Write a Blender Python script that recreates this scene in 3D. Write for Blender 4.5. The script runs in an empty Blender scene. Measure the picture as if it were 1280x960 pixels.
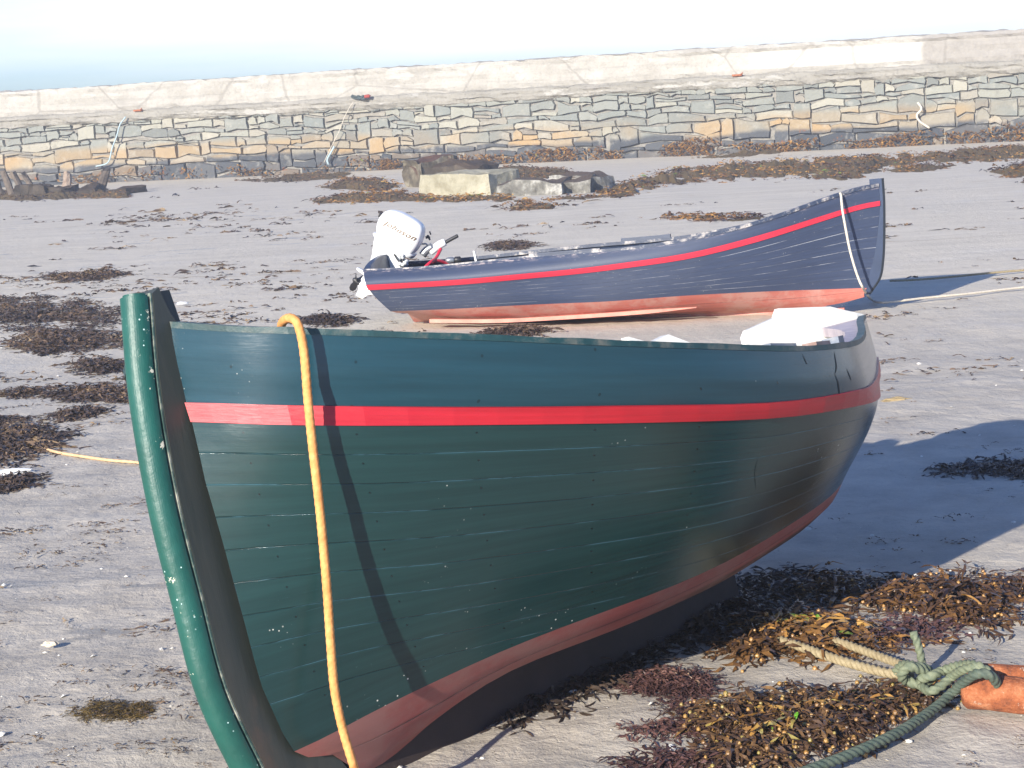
import bpy, bmesh, math, random
import numpy as np
from mathutils import Vector, Matrix, noise
R=math.radians
sc=bpy.context.scene
col=sc.collection
# ---------------------------------------------------------------- camera, sky, sun
F=2300.;H0=135.;ROLL=R(3.1);CH=1.5
PITCH=math.atan((480-H0)/F*math.cos(ROLL))
cam=bpy.data.cameras.new('camera');camo=bpy.data.objects.new('camera',cam);col.objects.link(camo)
cam.sensor_width=36;cam.lens=36*F/1280;cam.clip_start=.1;cam.clip_end=6000
camo.location=(0,0,CH)
camo.rotation_euler=(Matrix.Rotation(R(90)-PITCH,3,'X')@Matrix.Rotation(-ROLL,3,'Z')).to_euler()
sc.camera=camo
SUN_DIR=Vector((.53,.85,0)).normalized()      # the way the shadows fall on the sand
SUN_EL=R(19.3)
world=bpy.data.worlds.new('World');sc.world=world;world.use_nodes=True
nt=world.node_tree;nt.nodes.clear()
wo=nt.nodes.new('ShaderNodeOutputWorld');bg=nt.nodes.new('ShaderNodeBackground')
sky=nt.nodes.new('ShaderNodeTexSky');sky.sky_type='NISHITA';sky.sun_disc=False
sky.sun_elevation=SUN_EL
sv=-SUN_DIR                                     # direction towards the sun
sky.sun_rotation=math.atan2(sv.x,sv.y)
sky.air_density=1.0;sky.dust_density=.3;sky.ozone_density=3.5
bg.inputs['Strength'].default_value=.10
tc=nt.nodes.new('ShaderNodeTexCoord');mp=nt.nodes.new('ShaderNodeMapping');mp.inputs['Scale'].default_value=(1.0,1.0,13.0)
nz=nt.nodes.new('ShaderNodeTexNoise');nz.inputs['Scale'].default_value=1.6;nz.inputs['Detail'].default_value=7;nz.inputs['Roughness'].default_value=.55
nt.links.new(tc.outputs['Generated'],mp.inputs[0]);nt.links.new(mp.outputs[0],nz.inputs['Vector'])
# the cloud sheet lies over the north-east, clear blue to the west and overhead
sx=nt.nodes.new('ShaderNodeSeparateXYZ');nt.links.new(tc.outputs['Generated'],sx.inputs[0])
def wm(op,a,b,clamp=False):
    n=nt.nodes.new('ShaderNodeMath');n.operation=op;n.use_clamp=clamp
    for i,v in enumerate((a,b)):
        if isinstance(v,(int,float)): n.inputs[i].default_value=v
        else: nt.links.new(v,n.inputs[i])
    return n.outputs[0]
t=wm('ADD',wm('MULTIPLY',sx.outputs['X'],1.5),wm('MULTIPLY',sx.outputs['Z'],11.0))
t=wm('ADD',t,wm('MULTIPLY',wm('SUBTRACT',nz.outputs['Fac'],.5),2.6))
t=wm('ADD',t,.06)
up=wm('SUBTRACT',1.0,wm('MULTIPLY',wm('SUBTRACT',sx.outputs['Z'],.10),4.0,False),True)
yy=wm('ADD',wm('MULTIPLY',sx.outputs['Y'],2.0),.1,True)
cf=wm('MULTIPLY',wm('MULTIPLY',wm('ADD',t,0,True),up,True),yy,True)
cf=wm('MULTIPLY',cf,.93)
mx=nt.nodes.new('ShaderNodeMixRGB');mx.inputs[2].default_value=(7.3,7.5,7.7,1)
tn=nt.nodes.new('ShaderNodeMixRGB');tn.blend_type='MULTIPLY';tn.inputs[0].default_value=1;tn.inputs[2].default_value=(.70,.84,1.18,1);nt.links.new(sky.outputs[0],tn.inputs[1])
nt.links.new(cf,mx.inputs[0]);nt.links.new(tn.outputs[0],mx.inputs[1]);nt.links.new(mx.outputs[0],bg.inputs[0]);nt.links.new(bg.outputs[0],wo.inputs[0])
sl=bpy.data.lights.new('sun','SUN');sl.energy=5.0;sl.angle=R(.55);sl.color=(1,.93,.82)
so=bpy.data.objects.new('sun',sl);col.objects.link(so)
ld=Vector((SUN_DIR.x*math.cos(SUN_EL),SUN_DIR.y*math.cos(SUN_EL),-math.sin(SUN_EL)))
so.rotation_euler=ld.to_track_quat('-Z','Y').to_euler();so.location=(-6,-6,8)
sc.view_settings.view_transform='Standard';sc.view_settings.look='None';sc.view_settings.gamma=1
sc.view_settings.exposure=.80
# ---------------------------------------------------------------- sight-line helpers (all give points of the real place)
def ray(px,py):
    cr,sr=math.cos(ROLL),math.sin(ROLL);X=px-640;Y=py-480
    a=X*cr-Y*sr;b=X*sr+Y*cr;c,s=math.cos(PITCH),math.sin(PITCH)
    return Vector((a/F,c-b/F*s,-s-b/F*c))
def ground(px,py,z=0.):
    r=ray(px,py);t=(z-CH)/r.z;return Vector((r.x*t,r.y*t,z))
def at(px,py,Y):
    r=ray(px,py);t=Y/r.y;return Vector((r.x*t,Y,CH+r.z*t))
WA=Vector((-14.77,54.68,0));WB=Vector((13.16,46.46,0));WD=(WB-WA).normalized();WN=Vector((WD.y,-WD.x,0))   # wall line, its normal to the beach
def wallpt(px,py,off=.12):
    r=ray(px,py);A=WA+WN*off;n=WN;t=(A-Vector((0,0,0))).dot(n)/r.dot(n);p=r*t;return Vector((p.x,p.y,p.z+CH))
# ---------------------------------------------------------------- object helpers
def tag(o,label=None,cat=None,group=None,kind=None):
    if label:o['label']=label
    if cat:o['category']=cat
    if group:o['group']=group
    if kind:o['kind']=kind
    return o
def empty(name,M,label,cat,group=None):
    o=bpy.data.objects.new(name,None);col.objects.link(o);o.matrix_world=M;o.empty_display_size=.2
    return tag(o,label,cat,group)
def obj(name,V,Fc,mat,parent=None,smooth=False,uv=None,attr=None,midx=None):
    me=bpy.data.meshes.new(name)
    V=np.asarray(V,float);me.from_pydata(V.tolist(),[],[tuple(f) for f in Fc])
    mats=mat if isinstance(mat,(list,tuple)) else [mat]
    for m in mats: me.materials.append(m)
    if midx is not None: me.polygons.foreach_set('material_index',np.asarray(midx,np.int32))
    if smooth: me.polygons.foreach_set('use_smooth',np.ones(len(me.polygons),bool))
    if uv is not None:
        l=me.uv_layers.new(name='UVMap');vi=np.empty(len(me.loops),np.int32);me.loops.foreach_get('vertex_index',vi)
        l.data.foreach_set('uv',np.asarray(uv,float)[vi].ravel())
    if attr is not None:
        a=me.attributes.new('rnd','FLOAT','FACE');a.data.foreach_set('value',np.asarray(attr,np.float32))
    me.update()
    o=bpy.data.objects.new(name,me);col.objects.link(o)
    if parent: o.parent=parent
    return o
class MB:
    def __init__(s): s.V=[];s.F=[];s.A=[]
    def add(s,V,Fc,a=None):
        k=len(s.V);s.V+= [tuple(v) for v in V];s.F+=[tuple(i+k for i in f) for f in Fc]
        s.A+=[0. if a is None else a]*len(Fc)
    def box(s,c,d,rot=None,bev=0,a=None):
        bm=bmesh.new();bmesh.ops.create_cube(bm,size=1)
        for v in bm.verts: v.co=Vector((v.co.x*d[0],v.co.y*d[1],v.co.z*d[2]))
        if bev: bmesh.ops.bevel(bm,geom=bm.edges[:],offset=bev,segments=2,affect='EDGES')
        Mx=(rot.to_4x4() if rot is not None else Matrix())
        Mx=Matrix.Translation(c)@Mx;bm.transform(Mx);bm.verts.index_update()
        s.add([v.co[:] for v in bm.verts],[[v.index for v in f.verts] for f in bm.faces],a);bm.free()
    def loft(s,rings,cap=True,a=None,closed=True):
        n=len(rings[0]);V=[p for r in rings for p in r];Fc=[]
        for i in range(len(rings)-1):
            for j in range(n if closed else n-1):
                b=(j+1)%n;Fc.append((i*n+j,i*n+b,(i+1)*n+b,(i+1)*n+j))
        if cap: Fc.append(tuple(range(n))[::-1]);Fc.append(tuple((len(rings)-1)*n+j for j in range(n)))
        s.add(V,Fc,a)
    def build(s,name,mat,parent=None,smooth=False,attr=False,fix=True):
        o=obj(name,s.V,s.F,mat,parent,smooth,attr=s.A if attr else None)
        if fix:
            bm=bmesh.new();bm.from_mesh(o.data);bmesh.ops.recalc_face_normals(bm,faces=bm.faces[:]);bm.to_mesh(o.data);bm.free()
        return o
def crs(P,n):
    P=np.asarray(P,float);N=len(P);out=[]
    for t in np.linspace(0,N-1,n):
        i=min(int(t),N-2);f=t-i
        p0=P[i-1] if i>0 else 2*P[0]-P[1];p1=P[i];p2=P[i+1];p3=P[i+2] if i+2<N else 2*P[-1]-P[-2]
        out.append(.5*((2*p1)+(-p0+p2)*f+(2*p0-5*p1+4*p2-p3)*f*f+(-p0+3*p1-3*p2+p3)*f**3))
    return np.array(out)
def evenly(P,step):
    D=crs(P,max(60,len(P)*20));L=np.r_[0,np.cumsum(np.linalg.norm(np.diff(D,axis=0),axis=1))]
    n=max(8,int(L[-1]/step));s=np.linspace(0,L[-1],n)
    return np.stack([np.interp(s,L,D[:,k]) for k in range(3)],1),s
def tube(P,r,step=.01,sides=10,strands=0,lay=.05,taper=None,wob=0,seed=0,soft=1.):
    D,s=evenly(P,step);rg=np.random.default_rng(seed)
    if wob: D=D+np.stack([np.convolve(rg.normal(0,wob,len(D)+8),np.ones(9)/3,'valid') for _ in range(3)],1)
    T=np.gradient(D,axis=0);T/=np.linalg.norm(T,axis=1)[:,None]+1e-9
    n=np.cross(T[0],[.3,.2,1]);n/=np.linalg.norm(n);rings=[]
    for i in range(len(D)):
        n=n-T[i]*n.dot(T[i]);n/=np.linalg.norm(n);b=np.cross(T[i],n);ring=[]
        rr=r*(taper(s[i]/s[-1]) if taper else 1)
        for j in range(sides):
            a=2*math.pi*j/sides;k=rr
            if strands: k=rr*(1-.30*soft+.38*soft*abs(math.cos(strands/2*(a-2*math.pi*s[i]/lay/1.0))))
            ring.append(D[i]+(n*math.cos(a)+b*math.sin(a))*k)
        rings.append(ring)
    return rings
# ---------------------------------------------------------------- material helpers
class NT:
    def __init__(s,name):
        s.m=bpy.data.materials.new(name);s.m.use_nodes=True;s.t=s.m.node_tree;s.p=s.t.nodes['Principled BSDF']
        s.tc=s.t.nodes.new('ShaderNodeTexCoord')
    def n(s,k,**kw):
        x=s.t.nodes.new('ShaderNode'+k)
        for a,v in kw.items(): setattr(x,a,v)
        return x
    def L(s,a,b): s.t.links.new(a,b)
    def co(s,src='Object',scale=(1,1,1)):
        m=s.n('Mapping');m.inputs['Scale'].default_value=scale;s.L(s.tc.outputs[src],m.inputs[0]);return m.outputs[0]
    def noise(s,scale,detail=4,rough=.5,co=None,dist=0):
        x=s.n('TexNoise');x.inputs['Scale'].default_value=scale;x.inputs['Detail'].default_value=detail;x.inputs['Roughness'].default_value=rough;x.inputs['Distortion'].default_value=dist
        s.L(co if co is not None else s.co(),x.inputs['Vector']);return x.outputs['Fac']
    def vor(s,scale,co=None,feature='F1'):
        x=s.n('TexVoronoi',feature=feature);x.inputs['Scale'].default_value=scale;s.L(co if co is not None else s.co(),x.inputs['Vector']);return x
    def math(s,op,a,b=0.,clamp=False):
        x=s.n('Math',operation=op,use_clamp=clamp)
        for i,v in enumerate((a,b)):
            if isinstance(v,(int,float)): x.inputs[i].default_value=v
            else: s.L(v,x.inputs[i])
        return x.outputs[0]
    def step(s,v,a,b):      # smooth 0..1 between a and b
        x=s.n('MapRange',clamp=True,interpolation_type='SMOOTHSTEP');s.L(v,x.inputs[0])
        x.inputs[1].default_value=a;x.inputs[2].default_value=b;return x.outputs[0]
    def mix(s,f,a,b):
        x=s.n('MixRGB')
        for i,v in enumerate((f,a,b)):
            if isinstance(v,(int,float)): x.inputs[i].default_value=v
            elif isinstance(v,tuple): x.inputs[i].default_value=v+(1,) if len(v)==3 else v
            else: s.L(v,x.inputs[i])
        return x.outputs[0]
    def ramp(s,f,stops):
        x=s.n('ValToRGB');e=x.color_ramp.elements
        while len(e)<len(stops): e.new(.5)
        for q,(p,c) in zip(e,stops): q.position=p;q.color=c+(1,)
        s.L(f,x.inputs[0]);return x.outputs[0]
    def bump(s,h,strength=.3,dist=.01,prev=None):
        x=s.n('Bump');x.inputs['Strength'].default_value=strength;x.inputs['Distance'].default_value=dist;s.L(h,x.inputs['Height'])
        if prev is not None: s.L(prev,x.inputs['Normal'])
        return x.outputs[0]
    def out(s,col=None,rough=None,normal=None,**kw):
        for k,v in (('Base Color',col),('Roughness',rough),('Normal',normal)):
            if v is None: continue
            if isinstance(v,(int,float)): s.p.inputs[k].default_value=v
            elif isinstance(v,tuple): s.p.inputs[k].default_value=v+(1,)
            else: s.L(v,s.p.inputs[k])
        for k,v in kw.items(): s.p.inputs[k.replace('_',' ')].default_value=v
        return s.m
def simple(name,c,rough=.6,var=.25,scale=8,bump=.2,metal=0,dist=.004):
    m=NT(name);n=m.noise(scale,5,.6)
    a=tuple(x*(1-var) for x in c);b=tuple(min(1,x*(1+var)) for x in c)
    return m.out(m.ramp(n,[(.3,a),(.7,b)]),rough,m.bump(m.noise(scale*5,4,.6),bump,dist),Metallic=metal)
# ---------------------------------------------------------------- materials
def sand_material():
    m=NT('sand_wet');co=m.co('Object')
    big=m.noise(.35,5,.6);mid=m.noise(3.2,6,.6);fine=m.noise(38,5,.7);grit=m.noise(160,3,.7)
    flat=m.noise(1.6,6,.65,m.co('Object',(.35,1.6,1)))
    c=m.ramp(mid,[(.30,(.31,.30,.295)),(.52,(.40,.39,.385)),(.72,(.47,.46,.45))])
    far=m.ramp(flat,[(.3,(.46,.445,.42)),(.7,(.58,.565,.54))])
    sp=m.n('SeparateXYZ');m.L(m.tc.outputs['Object'],sp.inputs[0])
    f=m.step(sp.outputs['Y'],7.5,15);c=m.mix(f,c,far)
    # grey-brown silt lying in the low spots
    silt=m.step(m.noise(7,7,.72,dist=.6),.56,.70);c=m.mix(m.math('MULTIPLY',silt,.45),c,(.24,.22,.20))
    # darker damp streaks running parallel to the wall
    st=m.step(m.noise(2.2,6,.7,m.co('Object',(.3,2.2,1))),.60,.72);c=m.mix(m.math('MULTIPLY',st,.35),c,(.20,.175,.145))
    # specks of broken weed and shell
    v=m.vor(55);dk=m.math('MULTIPLY',m.step(v.outputs['Distance'],.16,.08),m.step(m.noise(5,5,.7),.52,.62));c=m.mix(dk,c,(.06,.045,.03))
    v2=m.vor(34);lt=m.math('MULTIPLY',m.step(v2.outputs['Distance'],.07,.03),m.step(m.noise(2.7,4,.7),.5,.6));c=m.mix(lt,c,(.7,.68,.62))
    # tide marks
    wv=m.noise(.55,4,.6)
    yy=m.math('ADD',m.math('ADD',sp.outputs['Y'],m.math('MULTIPLY',sp.outputs['X'],.05)),m.math('MULTIPLY',wv,1.1))
    for y0,w,s in ((18.9,.09,.45),(19.3,.05,.3),(29.4,.22,.35),(24.2,.1,.2)):
        d=m.math('ABSOLUTE',m.math('SUBTRACT',yy,y0));k=m.math('MULTIPLY',m.step(d,w,w*.2),m.step(m.noise(4,4,.7),.42,.60));c=m.mix(m.math('MULTIPLY',k,s),c,(.30,.24,.15))
    c=m.mix(m.math('MULTIPLY',m.step(m.noise(90,5,.8),.44,.66),.24),c,(.25,.24,.235));c=m.mix(m.math('MULTIPLY',m.step(m.noise(130,4,.8),.58,.70),.5),c,(.60,.585,.56))
    wet=m.step(m.noise(1.1,5,.6),.50,.72)
    rough=m.math('SUBTRACT',.74,m.math('MULTIPLY',wet,.26))
    h=m.math('ADD',m.math('MULTIPLY',mid,1.2),m.math('MULTIPLY',m.noise(14,6,.65,dist=.4),.9))
    b=m.bump(h,.32,.045);b=m.bump(fine,.42,.010,b);b=m.bump(grit,.35,.003,b)
    pd=m.math('MULTIPLY',m.step(m.noise(1.5,4,.6,m.co('Object',(.6,1.5,1))),.63,.67),m.step(sp.outputs['X'],-.9,-1.3));c=m.mix(m.math('MULTIPLY',pd,.6),c,(.12,.115,.11));rough=m.math('SUBTRACT',rough,m.math('MULTIPLY',pd,.45))
    c=m.mix(1.0,c,(1.26,1.16,.97));c_=c.node;c_.blend_type='MULTIPLY'
    return m.out(c,rough,b,Specular_IOR_Level=.4)
SAND=sand_material()
def paint(name,base,rough,seam_rows=(),seam_col=(.12,.26,.30),worn=(.5,.45,.35),chips=0,grain=.25,seam_gate=(.48,.62),dull=None,chipband=None,coat=.0,wornlow=0,wornv=(.55,.7),top=None,low=0,nails=False):
    m=NT(name);uv=m.co('UV');sp=m.n('SeparateXYZ');m.L(uv,sp.inputs[0])
    str_=m.noise(1,6,.65,m.co('UV',(1.6,5,1)))
    a=tuple(x*.82 for x in base);b=tuple(x*1.22 for x in base)
    c=m.ramp(str_,[(.3,a),(.7,b)])
    if top: c=m.mix(m.math('LESS_THAN',sp.outputs['Y'],1.02),c,m.ramp(str_,[(.3,tuple(x*.8 for x in top)),(.7,tuple(x*1.2 for x in top))]))  # sky reflection painted into the top strake as a bluer base colour
    if dull: c=m.mix(m.math('MULTIPLY',m.step(m.noise(1.3,6,.65),.45,.7),.75),c,dull)
    dark=None
    SY=sp.outputs['Y']
    if nails: SY=m.math('ADD',2.0,m.math('DIVIDE',m.math('SUBTRACT',SY,2.0),m.math('ADD',.62,m.math('MULTIPLY',m.step(sp.outputs['X'],-.2,2.2),.38))))
    for k,v0 in enumerate(seam_rows):
        wob=m.math('MULTIPLY',m.math('SUBTRACT',m.noise(1,2,.5,m.co('UV',(.8,.1,1))),.5),.08)
        d=m.math('ABSOLUTE',m.math('SUBTRACT',m.math('ADD',SY,wob),v0))
        ln=m.step(d,.022,.004);g=m.step(m.noise(1,6,.75,m.co('UV',(1.7,.9+.37*k,1))),*seam_gate)
        soft=m.step(d,.075,.02)
        dark=ln if dark is None else m.math('MAXIMUM',dark,ln)
        c=m.mix(m.math('MULTIPLY',ln,.5),c,tuple(x*.35 for x in base))
        c=m.mix(m.math('MULTIPLY',m.math('MAXIMUM',m.math('MULTIPLY',ln,g),m.math('MULTIPLY',m.math('MULTIPLY',soft,g),.15)),.85),c,seam_col)
    if nails:
        fu=m.math('FRACT',m.math('MULTIPLY',sp.outputs['X'],3.6));fv=m.math('FRACT',m.math('ADD',m.math('MULTIPLY',m.math('SUBTRACT',SY,2.85),1/.86),.18))
        du=m.math('MULTIPLY',m.math('SUBTRACT',fu,.5),.28);dv=m.math('MULTIPLY',m.math('SUBTRACT',fv,.5),.09)
        dd=m.math('SQRT',m.math('ADD',m.math('MULTIPLY',du,du),m.math('MULTIPLY',dv,dv)))
        c=m.mix(m.math('MULTIPLY',m.step(dd,.0042,.0025),.7),c,(.003,.008,.009))
        sc1=m.step(m.noise(1,5,.8,m.co('UV',(26,1.4,1))),.66,.72);sc2=m.step(m.noise(2.2,4,.6),.50,.62);c=m.mix(m.math('MULTIPLY',m.math('MULTIPLY',sc1,sc2),.30),c,(.07,.13,.14))
        sc3=m.step(m.noise(1,5,.8,m.co('UV',(3.,24,1))),.66,.70);c=m.mix(m.math('MULTIPLY',m.math('MULTIPLY',sc3,sc2),.35),c,(.05,.13,.17))
    if low: c=m.mix(m.math('MULTIPLY',m.step(m.math('ADD',sp.outputs['Y'],m.math('MULTIPLY',m.math('SUBTRACT',m.noise(3,5,.7),.5),.5)),low-.1,low+.15),m.math('MULTIPLY',m.step(sp.outputs['X'],1.0,1.6),.9)),c,(.035,.020,.017))  # shade of the underside painted dark over the lower rows, aft part only
    if chips:
        v=m.vor(60);k=m.math('MULTIPLY',m.step(v.outputs['Distance'],.14,.09),m.step(m.noise(2.6,5,.7),.66-.1*chips,.74-.1*chips))
        c=m.mix(k,c,(.62,.62,.56))
    if chipband:   # flaking concentrated near a row
        d=m.math('ABSOLUTE',m.math('SUBTRACT',sp.outputs['Y'],chipband[0]))
        k=m.math('MULTIPLY',m.step(d,chipband[1],0),m.step(m.noise(1,7,.8,m.co('UV',(11,9,1))),.52,.6));c=m.mix(k,c,worn)
    if wornlow: c=m.mix(m.math('MULTIPLY',m.step(m.noise(3,7,.75),*wornv),wornlow),c,worn)
    gr=m.noise(1,5,.7,m.co('UV',(4,110,1)))
    b=m.bump(gr,grain,.0025);b=m.bump(m.noise(2.6,3,.5),.16,.02,b);b=m.bump(m.noise(30,4,.6),.12,.002,b)
    if dark is not None: b=m.bump(m.math('SUBTRACT',1,dark),.6,.003,b)
    r=m.math('ADD',rough,m.math('MULTIPLY',str_,.12))
    if coat: m.p.inputs['Coat Weight'].default_value=coat;m.p.inputs['Coat Roughness'].default_value=.12
    return m.out(c,r,b)
GREEN=paint('green_gloss_paint',(.009,.034,.034),.10,[2.85+.86*k for k in range(9)],(.045,.115,.14),chips=.75,grain=.09,top=(.010,.044,.062),nails=True,seam_gate=(.45,.58))
RED=paint('red_gloss_paint',(.44,.012,.022),.33,worn=(.25,.03,.04),wornlow=.8,wornv=(.62,.70))
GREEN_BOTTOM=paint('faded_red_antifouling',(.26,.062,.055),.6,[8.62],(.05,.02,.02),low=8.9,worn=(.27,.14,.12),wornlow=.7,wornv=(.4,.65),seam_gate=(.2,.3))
def stem_mat(name,base,rough,chip=(.8,.78,.6)):
    m=NT(name);n=m.noise(6,5,.6);c=m.ramp(n,[(.3,tuple(x*.8 for x in base)),(.7,tuple(x*1.2 for x in base))])
    k=m.step(m.math('ADD',m.noise(17,6,.78),m.math('MULTIPLY',m.noise(2.5,2,.5),.35)),.835,.85);c=m.mix(k,c,chip)
    v3=m.vor(60);k2=m.math('MULTIPLY',m.step(v3.outputs['Distance'],.14,.09),m.step(m.noise(5,4,.6),.5,.6));c=m.mix(k2,c,(.55,.75,.7))
    b=m.bump(m.noise(16,5,.6),.5,.008);b=m.bump(m.math('ADD',k,k2),.4,-.003,b)
    m.p.inputs['Coat Weight'].default_value=.12
    return m.out(c,rough,b)
BAND=stem_mat('thick_green_enamel',(.008,.080,.060),.46)
def wood_dark():
    m=NT('weathered_dark_wood');n=m.noise(1,6,.65,m.co('Object',(14,14,2.2)))
    c=m.ramp(n,[(.3,(.032,.042,.036)),(.6,(.055,.060,.048)),(.8,(.095,.078,.055))])
    v=m.step(m.noise(3,6,.7,m.co('Object',(2,2,.8))),.55,.72);c=m.mix(m.math('MULTIPLY',v,.55),c,(.13,.085,.055))
    return m.out(c,.5,m.bump(m.noise(1,6,.7,m.co('Object',(50,50,5))),.3,.003))
STEMWOOD=wood_dark()
def worn_wood(name,a,b,c3):
    m=NT(name);n=m.noise(1,6,.7,m.co('Object',(9,9,9)));g=m.noise(45,5,.7)
    c=m.ramp(n,[(.35,a),(.5,b),(.66,c3)]);return m.out(c,.5,m.bump(g,.4,.004))
RAIL=worn_wood('worn_green_rail',(.008,.034,.036),(.012,.05,.055),(.13,.13,.11))
PEEL=worn_wood('peeled_paint_edge',(.02,.06,.05),(.07,.12,.10),(.50,.48,.38))
BROWN=worn_wood('brown_timber',(.17,.10,.08),(.26,.17,.14),(.35,.26,.24))
LILAC=worn_wood('bare_grey_pink_timber',(.36,.30,.33),(.46,.39,.42),(.55,.46,.45))
SLATE=worn_wood('grey_painted_timber',(.10,.13,.17),(.16,.19,.24),(.3,.3,.3))
WHITE=simple('white_gloss_lining',(.60,.60,.575),.5,.12,9,.35)
NAVY=paint('navy_paint',(.030,.044,.086),.52,[3+1.0*k for k in range(7)],(.62,.64,.66),worn=(.55,.45,.42),chips=.9,grain=.15,seam_gate=(.47,.60),chipband=(0,.4),dull=(.045,.058,.095))
NAVYP=simple('navy_paint_plain',(.030,.046,.088),.4,.2,6,.1)
PINK=simple('pinkish_red_paint',(.55,.025,.05),.4,.1,6,.1)
SALMON=paint('salmon_antifouling',(.46,.14,.105),.6,[10.6],(.2,.05,.04),worn=(.50,.27,.22),wornlow=.85,wornv=(.42,.58),seam_gate=(.2,.3))
PALEWOOD=simple('pale_grey_thwart',(.36,.38,.33),.6,.15,9)
NAVYCHIP=worn_wood('chipped_navy_rail',(.026,.038,.07),(.034,.048,.085),(.55,.50,.45))
def rope_mat(name,a,b,sc_=60,rough=.75):
    m=NT(name);n=m.noise(sc_,5,.7);c=m.ramp(n,[(.3,a),(.7,b)]);c=m.mix(m.math('MULTIPLY',m.step(m.noise(9,5,.6),.5,.7),.35),c,tuple(x*.6 for x in a))
    return m.out(c,rough,m.bump(m.noise(220,3,.7),.5,.002))
ORANGE=rope_mat('orange_rope',(.62,.24,.06),(.82,.40,.13))
TANROPE=rope_mat('tan_rope',(.22,.17,.09),(.40,.33,.20))
GREENROPE=rope_mat('weathered_green_rope',(.10,.13,.085),(.22,.24,.15))
TEALROPE=rope_mat('dark_green_rope',(.045,.075,.060),(.12,.14,.10))
WHITEROPE=rope_mat('off_white_rope',(.50,.44,.34),(.68,.62,.52))
BLUEROPE=rope_mat('pale_blue_rope',(.30,.42,.47),(.48,.58,.60))
BLACK=simple('black_rubber',(.02,.02,.022),.45,.2)
MOTORW=simple('white_motor_shell',(.80,.80,.79),.22,.03,4,.03)
MOTORP=simple('white_painted_bracket',(.62,.64,.64),.4,.15,30,.3)
BRONZE=simple('bronze_lettering',(.16,.11,.065),.4,.2,20,.0)
GREYM=simple('grey_metal',(.32,.34,.36),.35,.2,20,.2,.6)
HOSE=simple('red_rubber_hose',(.62,.02,.05),.4,.1)
def weed(name,stops,rough=.38):
    m=NT(name);a=m.n('Attribute',attribute_name='rnd');n=m.noise(60,3,.6)
    f=m.math('ADD',a.outputs['Fac'],m.math('MULTIPLY',m.math('SUBTRACT',n,.5),.25))
    return m.out(m.ramp(f,stops),rough,m.bump(m.noise(120,3,.6),.4,.003))
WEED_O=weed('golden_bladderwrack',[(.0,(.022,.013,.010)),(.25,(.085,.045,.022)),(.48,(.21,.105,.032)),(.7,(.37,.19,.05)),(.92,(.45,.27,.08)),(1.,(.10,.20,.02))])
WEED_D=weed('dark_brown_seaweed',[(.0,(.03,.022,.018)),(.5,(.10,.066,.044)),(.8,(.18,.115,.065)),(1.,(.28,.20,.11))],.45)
WEED_P=weed('purplish_seaweed',[(.0,(.03,.018,.02)),(.5,(.13,.065,.055)),(.85,(.17,.09,.07)),(1.,(.30,.20,.13))],.4)
WEED_G=weed('olive_tuft_weed',[(.0,(.06,.04,.012)),(.5,(.14,.09,.02)),(1.,(.17,.15,.04))],.5)
WEED_M=weed('mixed_bladderwrack',[(.0,(.016,.010,.010)),(.28,(.075,.042,.026)),(.5,(.17,.095,.038)),(.66,(.36,.18,.045)),(.80,(.28,.22,.06)),(.90,(.42,.36,.13)),(.95,(.12,.30,.03)),(1.,(.12,.34,.03))])
# ---------------------------------------------------------------- the beach
def axis(dense,step,lim,grow=1.12):
    a=list(np.arange(dense[0],dense[1]+1e-6,step));s=step
    while a[-1]<lim[1]: s*=grow;a.append(a[-1]+s)
    s=step
    while a[0]>lim[0]: s*=grow;a.insert(0,a[0]-s)
    return np.array(a)
xs=axis((-3,3.2),.03,(-3000,3000));ys=axis((3.4,9.5),.03,(-400,3500),1.1)
GX,GY=np.meshgrid(xs,ys)
def vnoise(x,y,f,seed):
    o=Vector((seed*13.7,seed*7.1,seed*3.3));return noise.noise(Vector((x*f,y*f,0))+o)
def gz(x,y):
    r=math.hypot(x,y-5)
    k=1/(1+(r/40)**2)
    z=.030*vnoise(x,y,.45,1)+.014*vnoise(x,y,1.7,2)
    if r<9: z+=.007*vnoise(x,y,6.5,3)+.0035*vnoise(x,y,16,4)
    else: z+=.05*vnoise(x,y*1.8,.16,5)*min(1,(r-9)/10)
    return (z-.006)*k
GZ=np.array([[gz(x,y) if abs(x)<80 and y<90 and y>-30 else 0 for x in xs] for y in ys])
nx,ny=len(xs),len(ys);I=np.arange(nx*ny).reshape(ny,nx)
Fg=np.stack([I[:-1,:-1],I[:-1,1:],I[1:,1:],I[1:,:-1]],-1).reshape(-1,4)
g=obj('beach_sand',np.stack([GX,GY,GZ],-1).reshape(-1,3),Fg.tolist(),SAND,smooth=True);tag(g,kind='structure')
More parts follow.
